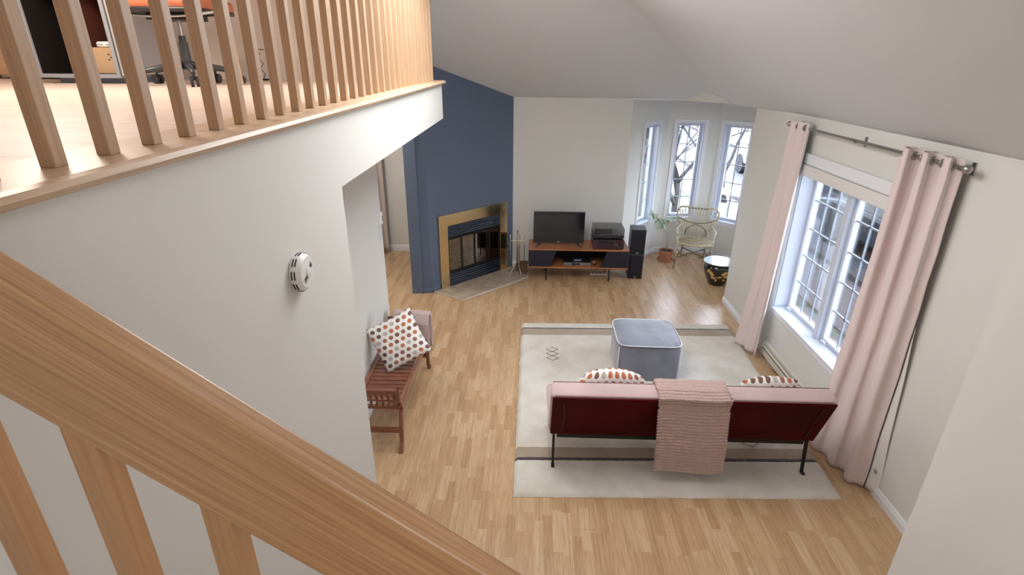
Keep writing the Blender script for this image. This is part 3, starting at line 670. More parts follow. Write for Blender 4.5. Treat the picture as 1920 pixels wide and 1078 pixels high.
# cushions
def cushion(name, label, W, H, T, M, m, cat='cushion', uvoff=(0, 0), group=None, rnd=0):
    n = 22; mb = MB(); uvs = []
    def pt(u, v, s):
        a, b_ = 2*u-1, 2*v-1
        e = (1-a**2)**.45*(1-b_**2)**.45 if abs(a) < 1 and abs(b_) < 1 else 0
        pin = 1-.10*((1-abs(a)**3)*abs(b_)**2+(1-abs(b_)**3)*abs(a)**2)*1.0
        wr = .012*noise.noise((a*2.2, b_*2.2, s*3+len(label)))*e
        if rnd: return (a*W/2*(1-rnd*b_*b_), b_*H/2*(1-rnd*a**2), s*(T/2)*e+wr)
        return ((a*W/2)*(1-.07*(1-a*a)*0-.10*(1-b_*b_)*abs(a)**3*0-.06*(1-b_**2)*1), (b_*H/2)*(1-.06*(1-a**2)), s*(T/2)*e+wr)
    k = n+1
    for s in (1, -1):
        mb.grid(n, n, lambda u, v: pt(u, v, s))
    me = bpy.data.meshes.new(name); me.from_pydata(mb.v, [], mb.f); ul = me.uv_layers.new(name='UVMap')
    for lp in me.loops:
        idx = lp.vertex_index % (k*k); i, j = idx % k, idx//k
        ul.data[lp.index].uv = (i/n*W/.45+uvoff[0], j/n*H/.45+uvoff[1])
    bm = bmesh.new(); bm.from_mesh(me); bmesh.ops.remove_doubles(bm, verts=bm.verts, dist=1e-5); bmesh.ops.recalc_face_normals(bm, faces=bm.faces); bm.to_mesh(me); bm.free()
    for p in me.polygons: p.use_smooth = True
    me.materials.append(m); o = bpy.data.objects.new(name, me); COL.objects.link(o); o.matrix_world = M; tag(o, label, cat, group)
    return o
cushion('cushion', 'polka dot cushion peeping over the left half of the sofa back', .56, .45, .17, Matrix.Translation((.66, 3.575, .615)) @ Matrix.Rotation(math.radians(104), 4, 'X'), DOTS, rnd=.24)
cushion('cushion', 'polka dot cushion peeping over the sofa back to the right of the draped throw', .48, .42, .15, Matrix.Translation((1.86, 3.575, .595)) @ Matrix.Rotation(math.radians(104), 4, 'X') @ Matrix.Rotation(.06, 4, 'Z'), DOTS, uvoff=(.3, .4), rnd=.16)
# bench pillow
x_ = Vector((.36, .10, .16)).normalized()
cushion('cushion', 'white polka dot cushion leaning against the wall on the wooden bench', .44, .44, .15,
        Matrix.Translation((-1.145, 4.20, .665)) @ Matrix.Rotation(math.radians(12), 4, 'Z') @ Matrix.Rotation(math.radians(66), 4, 'X') @ Matrix.Rotation(math.radians(24), 4, 'Z'), DOTS, uvoff=(.1, .2))
# throw over sofa back
def throw_path(s):
    """distance s along: seat side -> over the top -> down the back"""
    A = BM @ Vector((0, .165, .30)); Bq = BM @ Vector((0, .165, .50)); C_ = BM @ Vector((0, -.012, .50)); D = BM @ Vector((0, -.016, .42)); 
    pts_ = [A, Bq, C_, D, Vector((0, D.y-.005, .36)), Vector((0, D.y+.01, .12))]
    lens = [0]
    for p, q in zip(pts_, pts_[1:]): lens.append(lens[-1]+(q-p).length)
    t = s*lens[-1]
    for i in range(len(pts_)-1):
        if t <= lens[i+1]+1e-9: return pts_[i].lerp(pts_[i+1], (t-lens[i])/(lens[i+1]-lens[i])), s*lens[-1]
    return pts_[-1], lens[-1]
def thr(u, v):
    p, d = throw_path(v); x = -.235+.49*u
    rib = (.011 if v < .45 else .007)*abs(math.sin(d*PI/.028))
    ed = .006*noise.noise((u*9, v*14, 2))
    q = p.copy(); x += (.012*abs(math.sin(d*PI/.026)) if u in (0, 1) else 0)*(1 if u == 1 else -1)
    nrm_ = Vector((0, -1, 0)) if v > .45 else Vector((0, -.3, 1)) if v > .28 else Vector((0, 1, .2))
    q += nrm_*(rib+ed+.006)
    return (x+.03*(1-v)*(-1)+.035*v*(1 if u > .5 else .7), q.y, q.z+.012*math.sin(u*5+1)*v)
tw = MB().grid(50, 330, thr).build('throw_blanket', THROW, loc=(1.2, 3.40, 0), smooth=True, solid=.012)
tag(tw, 'ribbed fluffy pink throw draped over the middle of the sofa back', 'throw blanket')
# ottoman
ot = thing('ottoman', 'square grey velvet ottoman with white piping on the rug', 'ottoman', (1.215, 4.92, .022), math.radians(-1))
OW, OD, OH = .315, .30, .41
def otto(x0, x1, y0, y1, z0, z1, r):
    return rbox(x0, x1, y0, y1, z0, z1, r, 4)
body = otto(-OW+.012, OW-.012, -OD+.012, OD-.012, 0, OH, .035)
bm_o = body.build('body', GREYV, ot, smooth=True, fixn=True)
sbm = bm_o.modifiers.new('sub', 'SUBSURF'); sbm.levels = 1; sbm.render_levels = 1; sbm.subdivision_type = 'SIMPLE'
def otop(u, v):
    a, b_ = 2*u-1, 2*v-1; r = .16
    x, y = a*OW, b_*OD
    # squircle the corners
    k_ = max(abs(a), abs(b_)); 
    if k_ > 0:
        l = (abs(a)**7+abs(b_)**7)**(1/7); x, y = a/l*k_*OW, b_/l*k_*OD
    return (x, y, OH-.008+.026*(1-a**4)*(1-b_**4)+.003*noise.noise((a*3, b_*3, 0)))
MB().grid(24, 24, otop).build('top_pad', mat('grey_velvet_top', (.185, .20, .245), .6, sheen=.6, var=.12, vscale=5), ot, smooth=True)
ring = []
for i in range(64):
    t = 2*PI*i/64; a, b_ = math.cos(t), math.sin(t); l = (abs(a)**7+abs(b_)**7)**(1/7); ring.append((a/l*(OW+.001), b_/l*(OD+.001), OH-.006))
MB().tube(ring, .005, 6, closed=True).build('piping', PIPE, ot, smooth=True)
for sx_ in (-1, 1): MB().tube([(sx_*(OW-.012), -OD+.014, OH-.03), (sx_*(OW-.010), -OD+.012, .2), (sx_*(OW-.014), -OD+.014, .02)], .004, 6).build('piping', PIPE, ot, smooth=True)

# ------------------------------------------------------------------ bench
be = thing('bench', 'dark reddish slatted wooden bench with curled ends against the left wall', 'bench', (-1.20, 4.17, 0))
XB = .185
def bz(y):   # seat curve
    t = abs(y)/.64
    return .40+.02*t*t+(.17*((t-.86)/.14)**1.6 if t > .86 else 0)
ys = [-.64+1.28*i/60 for i in range(61)]
for s in (-1, 1):
    mb = MB()
    vs = []
    for y in ys:
        z = bz(y); 
        vs += [(s*XB-.018, y, z-.05), (s*XB+.018, y, z-.05), (s*XB+.018, y, z+.012), (s*XB-.018, y, z+.012)]
    fs = [(0, 1, 2, 3), tuple(4*60+q for q in (3, 2, 1, 0))]
    for i in range(60):
        for q in range(4): fs.append((4*i+q, 4*i+(q+1) % 4, 4*i+4+(q+1) % 4, 4*i+4+q))
    mb.add(vs, fs).build('seat_rail', BENCHY, be)
for i in range(17):
    y = -.50+i*.0625; z = bz(y)
    B(-XB+.018, XB-.018, y-.025, y+.025, z-.012, z+.004).build('slat', BENCHW, be, bevel=.004)
for s in (-1, 1):
    B(-XB-.0, XB+.0, s*.64-.02, s*.64+.02, .555, .60).build('end_bar', BENCHW, be, bevel=.008)
    B(-XB, XB, s*.60-.015, s*.60+.015, .39, .42).build('lower_bar', BENCHW, be, bevel=.005)
    for i in range(7):
        x = -XB+.045+i*.047
        MB().tube([(x, s*.60, .41), (x+.012, s*.615, .45), (x+.016, s*.63, .50), (x+.006, s*.64, .56)], .010, 6).build('end_slat', BENCHW, be, smooth=True)
    for q in (-1, 1):
        pts_ = [(q*XB, s*.50, .39), (q*XB, s*.56, .33), (q*XB, s*.60, .22), (q*XB, s*.61, .10), (q*XB, s*.66, .0)]
        mb = MB(); vs = []
        for p in pts_: vs += [(p[0]-.016, p[1]-.022, p[2]), (p[0]+.016, p[1]-.022, p[2]), (p[0]+.016, p[1]+.022, p[2]), (p[0]-.016, p[1]+.022, p[2])]
        fs = [(0, 1, 2, 3), (19, 18, 17, 16)]
        for i in range(4):
            for r_ in range(4): fs.append((4*i+r_, 4*i+(r_+1) % 4, 4*i+4+(r_+1) % 4, 4*i+4+r_))
        mb.add(vs, fs).build('leg', BENCHY, be)
    B(-XB+.016, XB-.016, s*.605-.012, s*.605+.012, .16, .20).build('stretcher', BENCHW, be)
# folded fleece over the bench's far end
def th2(u, v):
    d = v*1.0; x = -.175+.36*u
    pth = [(-.02, .18), (-.03, .50), (.02, .57), (.09, .57), (.13, .50), (.14, .16)]
    pth = [(p[0], p[1]) for p in pth]
    L_ = [0]
    for p, q in zip(pth, pth[1:]): L_.append(L_[-1]+math.dist(p, q))
    t = d*L_[-1]; i = max(j for j in range(len(pth)-1) if L_[j] <= t+1e-9); f = (t-L_[i])/(L_[i+1]-L_[i])
    y = pth[i][0]+(pth[i+1][0]-pth[i][0])*f; z = pth[i][1]+(pth[i+1][1]-pth[i][1])*f
    w = .008*noise.noise((u*4, v*7, 5))
    return (x+w, y+w*2, z+w+.006*abs(math.sin(t*PI/.03)))
t2 = MB().grid(30, 90, th2).build('throw_blanket', THROW2, loc=(-1.155, 4.72, .085), smooth=True, solid=.03)
tag(t2, 'folded dusty pink fleece throw hanging over the far end of the bench', 'throw blanket')

# ------------------------------------------------------------------ rattan chair
ch = thing('rattan_armchair', 'rattan armchair with fan shaped spindle back in the turret bay', 'armchair', (2.58, 8.07, 0), math.radians(-16))
def T_(name, pts_, r, m=RATTAN, n=8): return MB().tube(pts_, r, n).build(name, m, ch, smooth=True)
for s in (-1, 1):
    T_('leg', [(s*.27, -.24, 0), (s*.255, -.225, .2), (s*.25, -.22, .38), (s*.26, -.20, .50)], [.013, .014, .014, .013])
    T_('leg', [(s*.17, .27, 0), (s*.175, .23, .2), (s*.18, .20, .38), (s*.185, .21, .5)], .013)
    T_('arm', [(s*.26, -.20, .48), (s*.27, -.16, .55), (s*.285, -.05, .57), (s*.275, .10, .555), (s*.24, .20, .58), (s*.235, .245, .66)], .013)
    T_('leg_wrap', [(s*.262, -.232, .10), (s*.26, -.23, .16)], .016, RATD)
    T_('stretcher', [(s*.26, -.228, .16), (s*.17, .23, .18)], .008, RATD)
    T_('brace', [(s*.253, -.222, .34), (s*.20, -.22, .24), (s*.08, -.21, .20)], .008, RATD)
T_('stretcher', [(-.255, -.226, .17), (.172, .24, .20)], .008, RATD); T_('stretcher', [(.255, -.226, .17), (-.172, .24, .20)], .008, RATD)
T_('stretcher', [(-.256, -.226, .15), (-.1, -.20, .19), (.1, -.20, .19), (.256, -.226, .15)], .009)
seat = [(.27*math.cos(2*PI*i/28), .225*math.sin(2*PI*i/28)-.01, .385) for i in range(28)]
MB().tube(seat, .014, 8, closed=True).build('seat_ring', RATTAN, ch, smooth=True)
for i in range(13):
    y = -.20+i*.032; w = .26*math.sqrt(max(0, 1-((y+.01)/.225)**2)); 
    if w > .03: T_('seat_cane', [(-w, y, .388), (0, y, .378), (w, y, .388)], .0125 if i % 2 else .013, RATTAN if i % 2 else RATD, 6)
def bk(x, z): return (x, .215+.22*(z-.38), z)     # back plane leans away
hoop = []
for i in range(33):
    t = i/32
    a = -PI*.08+t*(PI*1.16)
    x = -math.cos(a); z = math.sin(a)
    w = .31 if z > -.2 else .27
    hoop.append(bk(w*x*(1 if z > 0 else 1-.35*(-z)), .76+.105*max(z, -.3)-(.02*(1-x*x) if z > 0 else 0)))
hoop = [bk(-.18, .40), bk(-.20, .50), bk(-.265, .62)]+[bk(-.305, .70), bk(-.31, .78), bk(-.27, .845), bk(-.18, .855), bk(-.09, .84), bk(0, .835), bk(.09, .84), bk(.18, .855), bk(.27, .845), bk(.31, .78), bk(.305, .70)]+[bk(.265, .62), bk(.20, .50), bk(.18, .40)]
T_('back_hoop', hoop, .014)
for x in [-.09, -.045, 0, .045, .09, .135, -.135]: T_('binding', [bk(x-.008, .8385), bk(x+.008, .8385)], .0165, RATD)
T_('back_band', [bk(-.30, .69)]+[bk(x, .69-.085*(1-(x/.3)**2)) for x in (-.22, -.12, 0, .12, .22)]+[bk(.30, .69)], .010, RATD)
T_('back_arch', [bk(-.175, .42), bk(-.14, .52), bk(-.07, .57), bk(0, .585), bk(.07, .57), bk(.14, .52), bk(.175, .42)], .010, RATD)
for i in range(15):
    t = -1+2*i/14
    zt_ = .843 if abs(t) < .85 else .80
    T_('spindle', [bk(t*.16, .40), bk(t*.215, .60), bk(t*.285, zt_)], .0068, RATTAN, 6)

# ------------------------------------------------------------------ potted plant
pp = thing('potted_plant', 'leaning leafy plant with bare stem in a terracotta pot in the turret bay', 'potted plant', (2.21, 8.27, 0))
MB().lathe([(.11, 0), (.125, .006), (.13, .028), (.12, .03), (.11, .012), (.02, .010)]).build('saucer', TERRA, pp, smooth='auto')
MB().lathe([(.085, .012), (.10, .09), (.108, .135), (.118, .137), (.122, .175), (.112, .177), (.105, .155), (.02, .152)]).build('pot', TERRA, pp, smooth='auto')
MB().lathe([(.001, .160), (.06, .165), (.104, .158)]).build('soil', SOIL, pp, smooth=True)
stem = [(.01, 0, .15), (.0, 0, .30), (-.01, 0, .42), (-.04, 0, .52), (-.10, -.01, .60), (-.17, -.02, .67), (-.24, -.03, .74), (-.30, -.04, .78)]
MB().tube(stem, [.012, .011, .011, .010, .010, .009, .008, .006], 8).tube([(-.10, -.01, .60), (-.06, .0, .68), (.0, .01, .70)], .006, 6).build('stem', BARK, pp, smooth=True)
def leafmesh():
    mb = MB()
    def f(u, v):
        w = .020*math.sin(PI*min(1, v*.96+.04))**.7; return ((u-.5)*2*w, v*.15, -.05*v*v+.008*abs(u-.5)*2)
    return mb.grid(4, 8, f)
lf0 = None
random.seed(11)
for i in range(46):
    if i < 36: t = random.uniform(.0, 1); base = Vector(stem[4]).lerp(Vector(stem[7]), t) if t < .5 else Vector(stem[6]).lerp(Vector(stem[7]), t)
    else: base = Vector((-.06, 0, .68)).lerp(Vector((.0, .01, .70)), random.random())
    az = random.uniform(0, 2*PI); el = random.uniform(-.9, .7)
    M_ = Matrix.Translation(base) @ Matrix.Rotation(az, 4, 'Z') @ Matrix.Rotation(el, 4, 'X') @ Matrix.Scale(random.uniform(.7, 1.1), 4)
    if lf0 is None: lf0 = leafmesh().build('leaf', LEAF, pp, smooth=True, solid=.0015); c = lf0
    else: c = lf0.copy(); COL.objects.link(c)
    c.matrix_local = M_
# ceramic planter with glass top
cp_ = thing('ceramic_planter', 'black lacquered ceramic planter with gold leaf painting and round glass top near the bay', 'planter', (2.74, 7.33, 0))
LACQ = mat('black_lacquer', (.014, .010, .008), .12, coat=.6)
MB().lathe([(.12, 0), (.13, .01), (.145, .06), (.19, .16), (.205, .23), (.20, .27), (.185, .295), (.205, .32), (.205, .335), (.18, .335)], 40).build('pot', LACQ, cp_, smooth='auto')
gm = mat('gold_paint', (.62, .38, .13), .45)
random.seed(5)
def leafpatch(a, z, sz, rot):
    mb = MB(); n_ = 10
    def rad(z_): 
        pr = [(.12, 0), (.13, .01), (.145, .06), (.19, .16), (.205, .23), (.20, .27), (.185, .295)]
        for (r0, z0_), (r1, z1_) in zip(pr, pr[1:]):
            if z0_ <= z_ <= z1_: return r0+(r1-r0)*(z_-z0_)/(z1_-z0_)
        return .19
    vs = []
    for k in range(n_):
        t = 2*PI*k/n_; px = sz*math.cos(t)*(1+.25*math.cos(3*t)); py = sz*.6*math.sin(t)*(1+.3*math.sin(2*t)); qx = px*math.cos(rot)-py*math.sin(rot); qz = px*math.sin(rot)+py*math.cos(rot)
        zz = min(.28, max(.01, z+qz)); r_ = rad(zz)+.0022; aa = a+qx/.18; vs.append((r_*math.cos(aa), r_*math.sin(aa), zz))
    zz = z; r_ = rad(zz)+.004; vs.append((r_*math.cos(a), r_*math.sin(a), zz))
    mb.add(vs, [(k, (k+1) % n_, n_) for k in range(n_)]); return mb
for a, z, s_z, r_ in ((-2.35, .20, .045, 1.9), (-2.2, .14, .04, 2.3), (-2.6, .23, .03, 1.2), (-1.75, .16, .03, .2), (-1.45, .22, .045, .3), (-1.2, .17, .045, 2.9), (-.95, .23, .04, 1), (-1.35, .11, .03, 2), (-.7, .14, .04, .5), (-2.0, .10, .025, 1), (.4, .18, .05, 1), (1.6, .16, .05, 2), (2.6, .2, .05, 0)):
    leafpatch(a, z, s_z, r_).build('painted_leaf', gm, cp_)
MB().tube([(.192*math.cos(a), .192*math.sin(a), .15+.02*math.sin(a*3)) for a in [-2.4+i*.08 for i in range(20)]], .004, 5).build('painted_stem', gm, cp_)
MB().lathe([(.001, .336), (.215, .336), (.220, .341), (.215, .346), (.001, .346)], 44).build('glass_top', mat('frosted_glass', (.62, .72, .74), .08, spec=.8), cp_, smooth='auto')

# ------------------------------------------------------------------ curtains and rod
ZR, XC = 2.42, 2.545
cr = thing('curtain_rod', 'brushed steel curtain rod with ball finials above the large window', 'curtain rod', (XC, 4.4, ZR))
MB().cyl((0, -1.13, 0), (0, .1, 0), .0125, n=14).build('rod', STEEL, cr, smooth='auto'); MB().cyl((0, .1, 0), (0, 1.16, 0), .0105, n=14).build('rod', STEEL, cr, smooth='auto')
for s in (-1, 1): 
    y = s*1.15 if s < 0 else 1.18
    MB().sphere((0, y-.012 if s < 0 else y+.01, 0), .026, 18, 12).cyl((0, y+.03 if s < 0 else y-.03, 0), (0, y, 0), .016, .013).build('finial', STEEL, cr, smooth=True)
for y in (-1.10, .02, 1.12):
    MB().cyl((0, y, -.016), (XR-XC-.002, y, -.016), .006, n=8).box(XR-XC-.008, XR-XC-.0005, y-.014, y+.014, -.045, .03).tube([(0, y, -.018), (-.016, y, -.006), (-.016, y, .012)], .004, 6).build('bracket', STEEL, cr)
def curtain(label, y0, y1, bx0, by0, bx1, by1, waves, amp, phase, side):
    c = thing('curtain', label, 'curtain', (XC, (y0+y1)/2, 0)); ym = (y0+y1)/2
    H0 = ZR+.035
    def f(u, v, dx=0):
        h = 1-v   # v=0 top
        z = H0*(1-v)+.012+(.022 if by0 > 5 else 0)*v
        flare = v**1.6
        x = -.0+(bx0+(bx1-bx0)*u-XC)*flare
        y = (y0+(y1-y0)*u-ym)*(1-flare)+((by0+(by1-by0)*u)-ym)*flare
        a = amp*(1-.35*v+.25*math.sin(v*3+u*5))
        x += a*math.sin(2*PI*waves*u+phase+.5*math.sin(v*2.4))
        y += .022*math.cos(2*PI*waves*u*2+phase)*(1-.5*v)+.012*noise.noise((u*4, v*3, waves))*v
        x += .006*noise.noise((u*7, v*9, phase))
        z -= 0
        return (x+dx, y, z)
    MB().grid(110, 70, f).build('fabric', PINK, c, smooth=True, solid=.003)
    def g_(u, v): p = f(min(1, max(0, u*.985+.005)), v*.995); return (p[0]+.006, p[1], p[2])
    MB().grid(110, 70, g_).build('lining', LINING, c, smooth=True)
    n_ = int(waves*2)
    for i in range(n_+1):
        u = (i*PI-phase)/(2*PI*waves)
        if 0.02 < u < .98:
            y = f(u, .02)[1]
            R_ = [(.024*math.cos(t), 0.0, .024*math.sin(t)) for t in [2*PI*q/20 for q in range(20)]]
            MB().tube([(p[0]+0, y+(.006 if 0 else 0), ZR+p[2]) for p in R_], .006, 6, closed=True).build('grommet', STEEL, c, smooth=True)
    return c, f
curtain('narrow pink grommet curtain at the far side of the large window', 5.50, 5.17, 2.38, 5.50, 2.50, 5.14, 2.25, .036, PI, 1)
c2, f2 = curtain('wide pink grommet curtain at the near side of the large window beside the sofa', 3.86, 3.30, 2.40, 3.80, 2.54, 3.26, 3.1, .046, .3, -1)
# flap of white lining at the lower outer edge
def flap(u, v):
    p = f2(1.0, .45+.55*v); w = .10*v
    return (p[0]+.012+.0*u+w*.35*u, p[1]-w*u, p[2]-.0)
MB().grid(8, 30, flap).build('lining_flap', LINING, c2, smooth=True, solid=.003)
pf = f2(1.0, .93)
B(pf[0]+.014, pf[0]+.0155, pf[1]-.05, pf[1]-.03, pf[2], pf[2]+.03).build('care_tag', mat('tag_grey', (.35, .37, .42), .7), c2)

# ------------------------------------------------------------------ baseboard heater
hh = thing('baseboard_heater', 'long cream electric baseboard heater below the large window', 'heater', (XR, 4.45, 0))
MB().prism([(-.003, .03), (-.055, .03), (-.062, .05), (-.062, .13), (-.045, .165), (-.003, .175)], -.75, .82, 'y').build('casing', CREAM, hh, bevel=.002)
B(-.0635, -.0605, -.70, .77, .118, .128).build('air_slot', DARK, hh); B(-.058, -.054, -.70, .77, .031, .043).build('air_slot', DARK, hh)
MB().prism([(-.052, .154), (-.040, .168), (-.036, .166), (-.048, .150)], -.70, .77, 'y').build('top_slot', DARK, hh)
for y in (-.75, .80): MB().prism([(-.003, .028), (-.058, .028), (-.065, .05), (-.065, .132), (-.046, .169), (-.003, .178)], y, y+.02, 'y').build('end_cap', CREAM, hh)
B(-.05, -.01, -.74, -.72, 0, .03).build('foot', CREAM, hh); B(-.05, -.01, .78, .80, 0, .03).build('foot', CREAM, hh)
MB().tube([(-.075, .62, .055), (-.078, .45, .052), (-.085, .40, .075), (-.07, .38, .10)], .0025, 5).build('wire', mat('white_cable', (.6, .6, .6), .5), hh)

# ------------------------------------------------------------------ wall fittings
sm = thing('smoke_alarm', 'round white slotted smoke alarm high on the near left wall', 'smoke alarm', (XF, 1.70, 2.315))
RX = Matrix.Rotation(PI/2, 4, 'Y')
MB().lathe([(.058, 0), (.064, .006), (.066, .022), (.062, .032), (.054, .040), (.001, .044)], 40, RX).build('shell', WHITEP, sm, smooth='auto')
MB().lathe([(.018, .043), (.018, .046), (.015, .047), (.001, .047)], 24, RX).build('test_button', WHITEP, sm, smooth='auto')
for i in range(9):
    a = 2*PI*i/9+.2
    for zz, rr_ in ((.012, .0655), (.022, .0662)):
        mb = MB(); mb.tube([(zz, rr_*math.cos(a+t), rr_*math.sin(a+t)) for t in (-.22, -.1, 0, .1, .22)], .0022, 5); mb.build('slot', DARK, sm)
for c0 in ((.6, .030), (3.7, .030)):
    for i in range(4):
        z_ = .038*math.sin(c0[0]); r0 = .022+i*.0055
        MB().tube([(.0435-.0002*i, r0*math.cos(c0[0]+t)*1.0, r0*math.sin(c0[0]+t)) for t in (-.28, 0, .28)], .0011, 4).build('slot', DARK, sm)
tm = thing('thermostat', 'small white wall thermostat at the end of the left wall above the bench', 'thermostat', (-1.42, 4.87, 1.60))
B(0, .03, -.045, .045, -.065, .06).build('cover', WHITEP, tm, bevel=.012); B(.03, .032, .012, .020, -.03, .02).build('slider', DARK, tm); B(-.0, .006, -.05, .05, -.075, .065).build('backplate', TRIM, tm)
sw_ = thing('light_switch', 'pale switch plate directly below the thermostat', 'light switch', (-1.42, 4.86, 1.43))
B(0, .006, -.035, .035, -.058, .058).build('plate', mat('pale_blue_plastic', (.66, .70, .76), .4), sw_, bevel=.002); B(.006, .010, -.015, .015, -.03, .03).build('rocker', mat('pale_blue_plastic', (.66, .70, .76), .4), sw_, bevel=.001)
ol = thing('wall_outlet', 'white socket plate on the wall low behind the wooden bench', 'outlet', (-1.42, 3.98, .50))
B(0, .006, -.035, .035, -.058, .058).build('plate', WHITEP, ol, bevel=.002)
for z in (-.025, .025): B(.006, .008, -.015, .015, z-.012, z+.012).build('socket', TRIM, ol)
s2 = thing('light_switch', 'white switch plate on the near left wall just above the foreground rail', 'light switch', (XF, 1.60, 1.42))
B(0, .006, -.035, .035, -.058, .058).build('plate', WHITEP, s2, bevel=.002); B(.006, .010, -.015, .015, -.03, .03).build('rocker', WHITEP, s2, bevel=.001)
# hall curtain
hc = MB().grid(40, 20, lambda u, v: (-.10+.20*u, .02*math.sin(u*11)+.01*math.sin(u*23), 2.44*(1-v))).build('hall_curtain', mat('beige_curtain', (.50, .44, .41), .85), loc=(-2.40, 8.36, .015), smooth=True, solid=.004)
tag(hc, 'narrow taupe curtain hanging at the back of the hall', 'curtain')

# ------------------------------------------------------------------ loft office
dk = thing('desk', 'grey desk with open storage cabinet, plinth and tapered wooden legs in the loft', 'desk', (-3.19, 3.96, LZ)); dk.scale = (.905,)*3
DI = mat('cabinet_inside', (.016, .012, .011), .7, spec=.15)
GF = mat('grey_frame', (.30, .31, .34), .45)
t_ = .03
for a in ((-.33, .33, 0, .5, .04, .04+t_), (-.33, .33, 0, .5, .69, .72), (-.33, -.33+t_, 0, .5, .07, .69), (.33-t_, .33, 0, .5, .07, .69)):
    B(*a).build('cabinet_panel', GF, dk, bevel=.002)
B(-.30, .30, .48, .5, .07, .69).build('cabinet_back', DI, dk); B(-.2995, -.296, .015, .48, .0705, .69).build('liner', DI, dk); B(.0155, .2995, .015, .48, .0702, .0712).build('liner', DI, dk); B(-.296, -.0005, .015, .48, .0702, .0712).build('liner', DI, dk); B(.0, .015, .04, .48, .07, .69).build('divider', mat('red_brown_board', (.13, .04, .025), .5), dk)
B(-.20, .32, .05, .45, 0, .04).build('plinth', mat('slate_plinth', (.13, .15, .19), .5), dk)
B(.345, .365, 0, .62, .06, .69).build('side_panel', mat('pale_grey_panel', (.40, .38, .38), .5), dk)
B(-.36, 1.30, -.05, .62, .72, .75).build('desktop', wood('desk_oak', (.55, .33, .17), (.42, .24, .11), 0, 6, .4, 12), dk, bevel=.003)
for x, y in ((.98, .55), (1.27, .60), (1.27, .02)): MB().cyl((x, y, 0), (x-.03, y-.01, .72), .012, .018, 10).build('leg', OAKZ, dk, smooth='auto')
cbx = thing('cardboard_box', 'tan cardboard box inside the open desk cabinet in the loft', 'box', (-3.03, 4.03, LZ+.0655))
B(-.09, .09, 0, .18, 0, .17).build('carton', mat('cardboard', (.47, .31, .18), .8), cbx, bevel=.002)
for x, z, s_z in ((.04, .12, .008), (.052, .10, .006), (.035, .085, .007)): B(x-s_z, x+s_z, -.0008, 0, z, z+.010).build('printed_mark', mat('ink', (.08, .05, .04), .8), cbx)
B(-.01, .01, -.001, .18, .17, .171).build('tape', mat('tape', (.50, .38, .22), .3), cbx)
al = thing('smoke_alarm', 'spare round white alarm lying on the cardboard box in the loft cabinet', 'smoke alarm', (-3.05, 4.12, LZ+.238))
MB().lathe([(.055, 0), (.062, .005), (.062, .026), (.052, .036), (.001, .038)], 28).build('shell', WHITEP, al, smooth='auto')
for i in range(8):
    a = 2*PI*i/8; MB().tube([(.0625*math.cos(a+t), .0625*math.sin(a+t), .016) for t in (-.25, 0, .25)], .002, 5).build('slot', DARK, al)
pc = thing('pine_chest', 'low pine chest standing beside the desk in the loft', 'chest', (-4.2, 4.62, LZ))
PINE = wood('pine', (.62, .40, .22), (.52, .30, .15), 0, 5, .5, 8)
B(-.35, .60, 0, .30, .03, .45).build('body', PINE, pc, bevel=.004); B(-.37, .62, -.02, .30, .45, .48).build('lid', PINE, pc, bevel=.006)
for x in (-.3, .54): B(x, x+.05, .02, .07, 0, .03).build('foot', PINE, pc)
oc = thing('office_chair', 'cognac leather office chair on a five-star caster base beside the loft desk', 'office chair', (-2.37, 3.92, LZ))
LEATH = mat('cognac_leather', (.42, .13, .06), .45)
for i in range(5):
    a = 2*PI*i/5-.96; c, s = math.cos(a)*1.18, math.sin(a)*1.18
    MB().tube([(.0, .0, .13), (c*.12, s*.12, .115), (c*.27, s*.27, .085)], [.028, .022, .014], 8).build('base_arm', mat('charcoal_plastic', (.04, .042, .045), .4), oc, smooth=True)
    w = MB(); w.cyl((c*.27-s*.022, s*.27+c*.022, .032), (c*.27-s*.006, s*.27+c*.006, .032), .032, .032, 16).cyl((c*.27+s*.006, s*.27-c*.006, .032), (c*.27+s*.022, s*.27-c*.022, .032), .032, .032, 16).cyl((c*.27, s*.27, .04), (c*.27, s*.27, .09), .008)
    w.build('caster', BLKP, oc, smooth='auto')
MB().cyl((0, 0, .10), (0, 0, .27), .032, .028, 16).cyl((0, 0, .27), (0, 0, .31), .022, .022, 16).build('gas_sleeve', mat('charcoal_plastic', (.04, .042, .045), .4), oc, smooth='auto'); MB().cyl((0, 0, .30), (0, 0, .42), .014, n=12).build('piston', STEEL, oc, smooth='auto')
B(-.14, .14, -.12, .12, .40, .44).build('mechanism', BLACK, oc, bevel=.006)
rbox(-.27, .27, -.26, .26, .455, .53, .03, 3).build('seat', LEATH, oc, smooth=True)
rbox(-.265, .265, -.255, .255, .44, .468, .01, 2).build('seat_shell', BLKP, oc, smooth=True)
MB().tube([(-.29, -.12, .47), (-.20, -.18, .425), (0, -.19, .415), (.20, -.18, .425), (.33, -.10, .45)], .011, 8).build('seat_frame', STEEL, oc, smooth=True)
rbox(-.24, .24, .27, .33, .62, 1.1, .025, 3).build('backrest', LEATH, oc, smooth=True)
MB().tube([(0, .15, .44), (0, .31, .46), (0, .345, .7)], .018, 8).build('back_post', BLACK, oc, smooth=True)
for s in (-1, 1): MB().tube([(s*.14, 0, .43), (s*.33, 0, .45), (s*.34, 0, .66), (s*.33, -.12, .68)], .012, 8).build('armrest', BLACK, oc, smooth=True)
wl = thing('wire_ornament', 'thin bent wire ornament standing by the loft wall', 'ornament', (-2.26, 4.78, LZ))
B(-.05, .05, -.03, .03, 0, .012).build('base', BLACK, wl)
MB().tube([(0.0, 0, .01), (.02, 0, .05), (-.015, 0, .09), (.02, 0, .13), (-.02, 0, .17), (0, 0, .21), (-.05, 0, .22), (-.04, 0, .24), (.04, 0, .235)], .003, 5).build('wire', BLACK, wl, smooth=True)

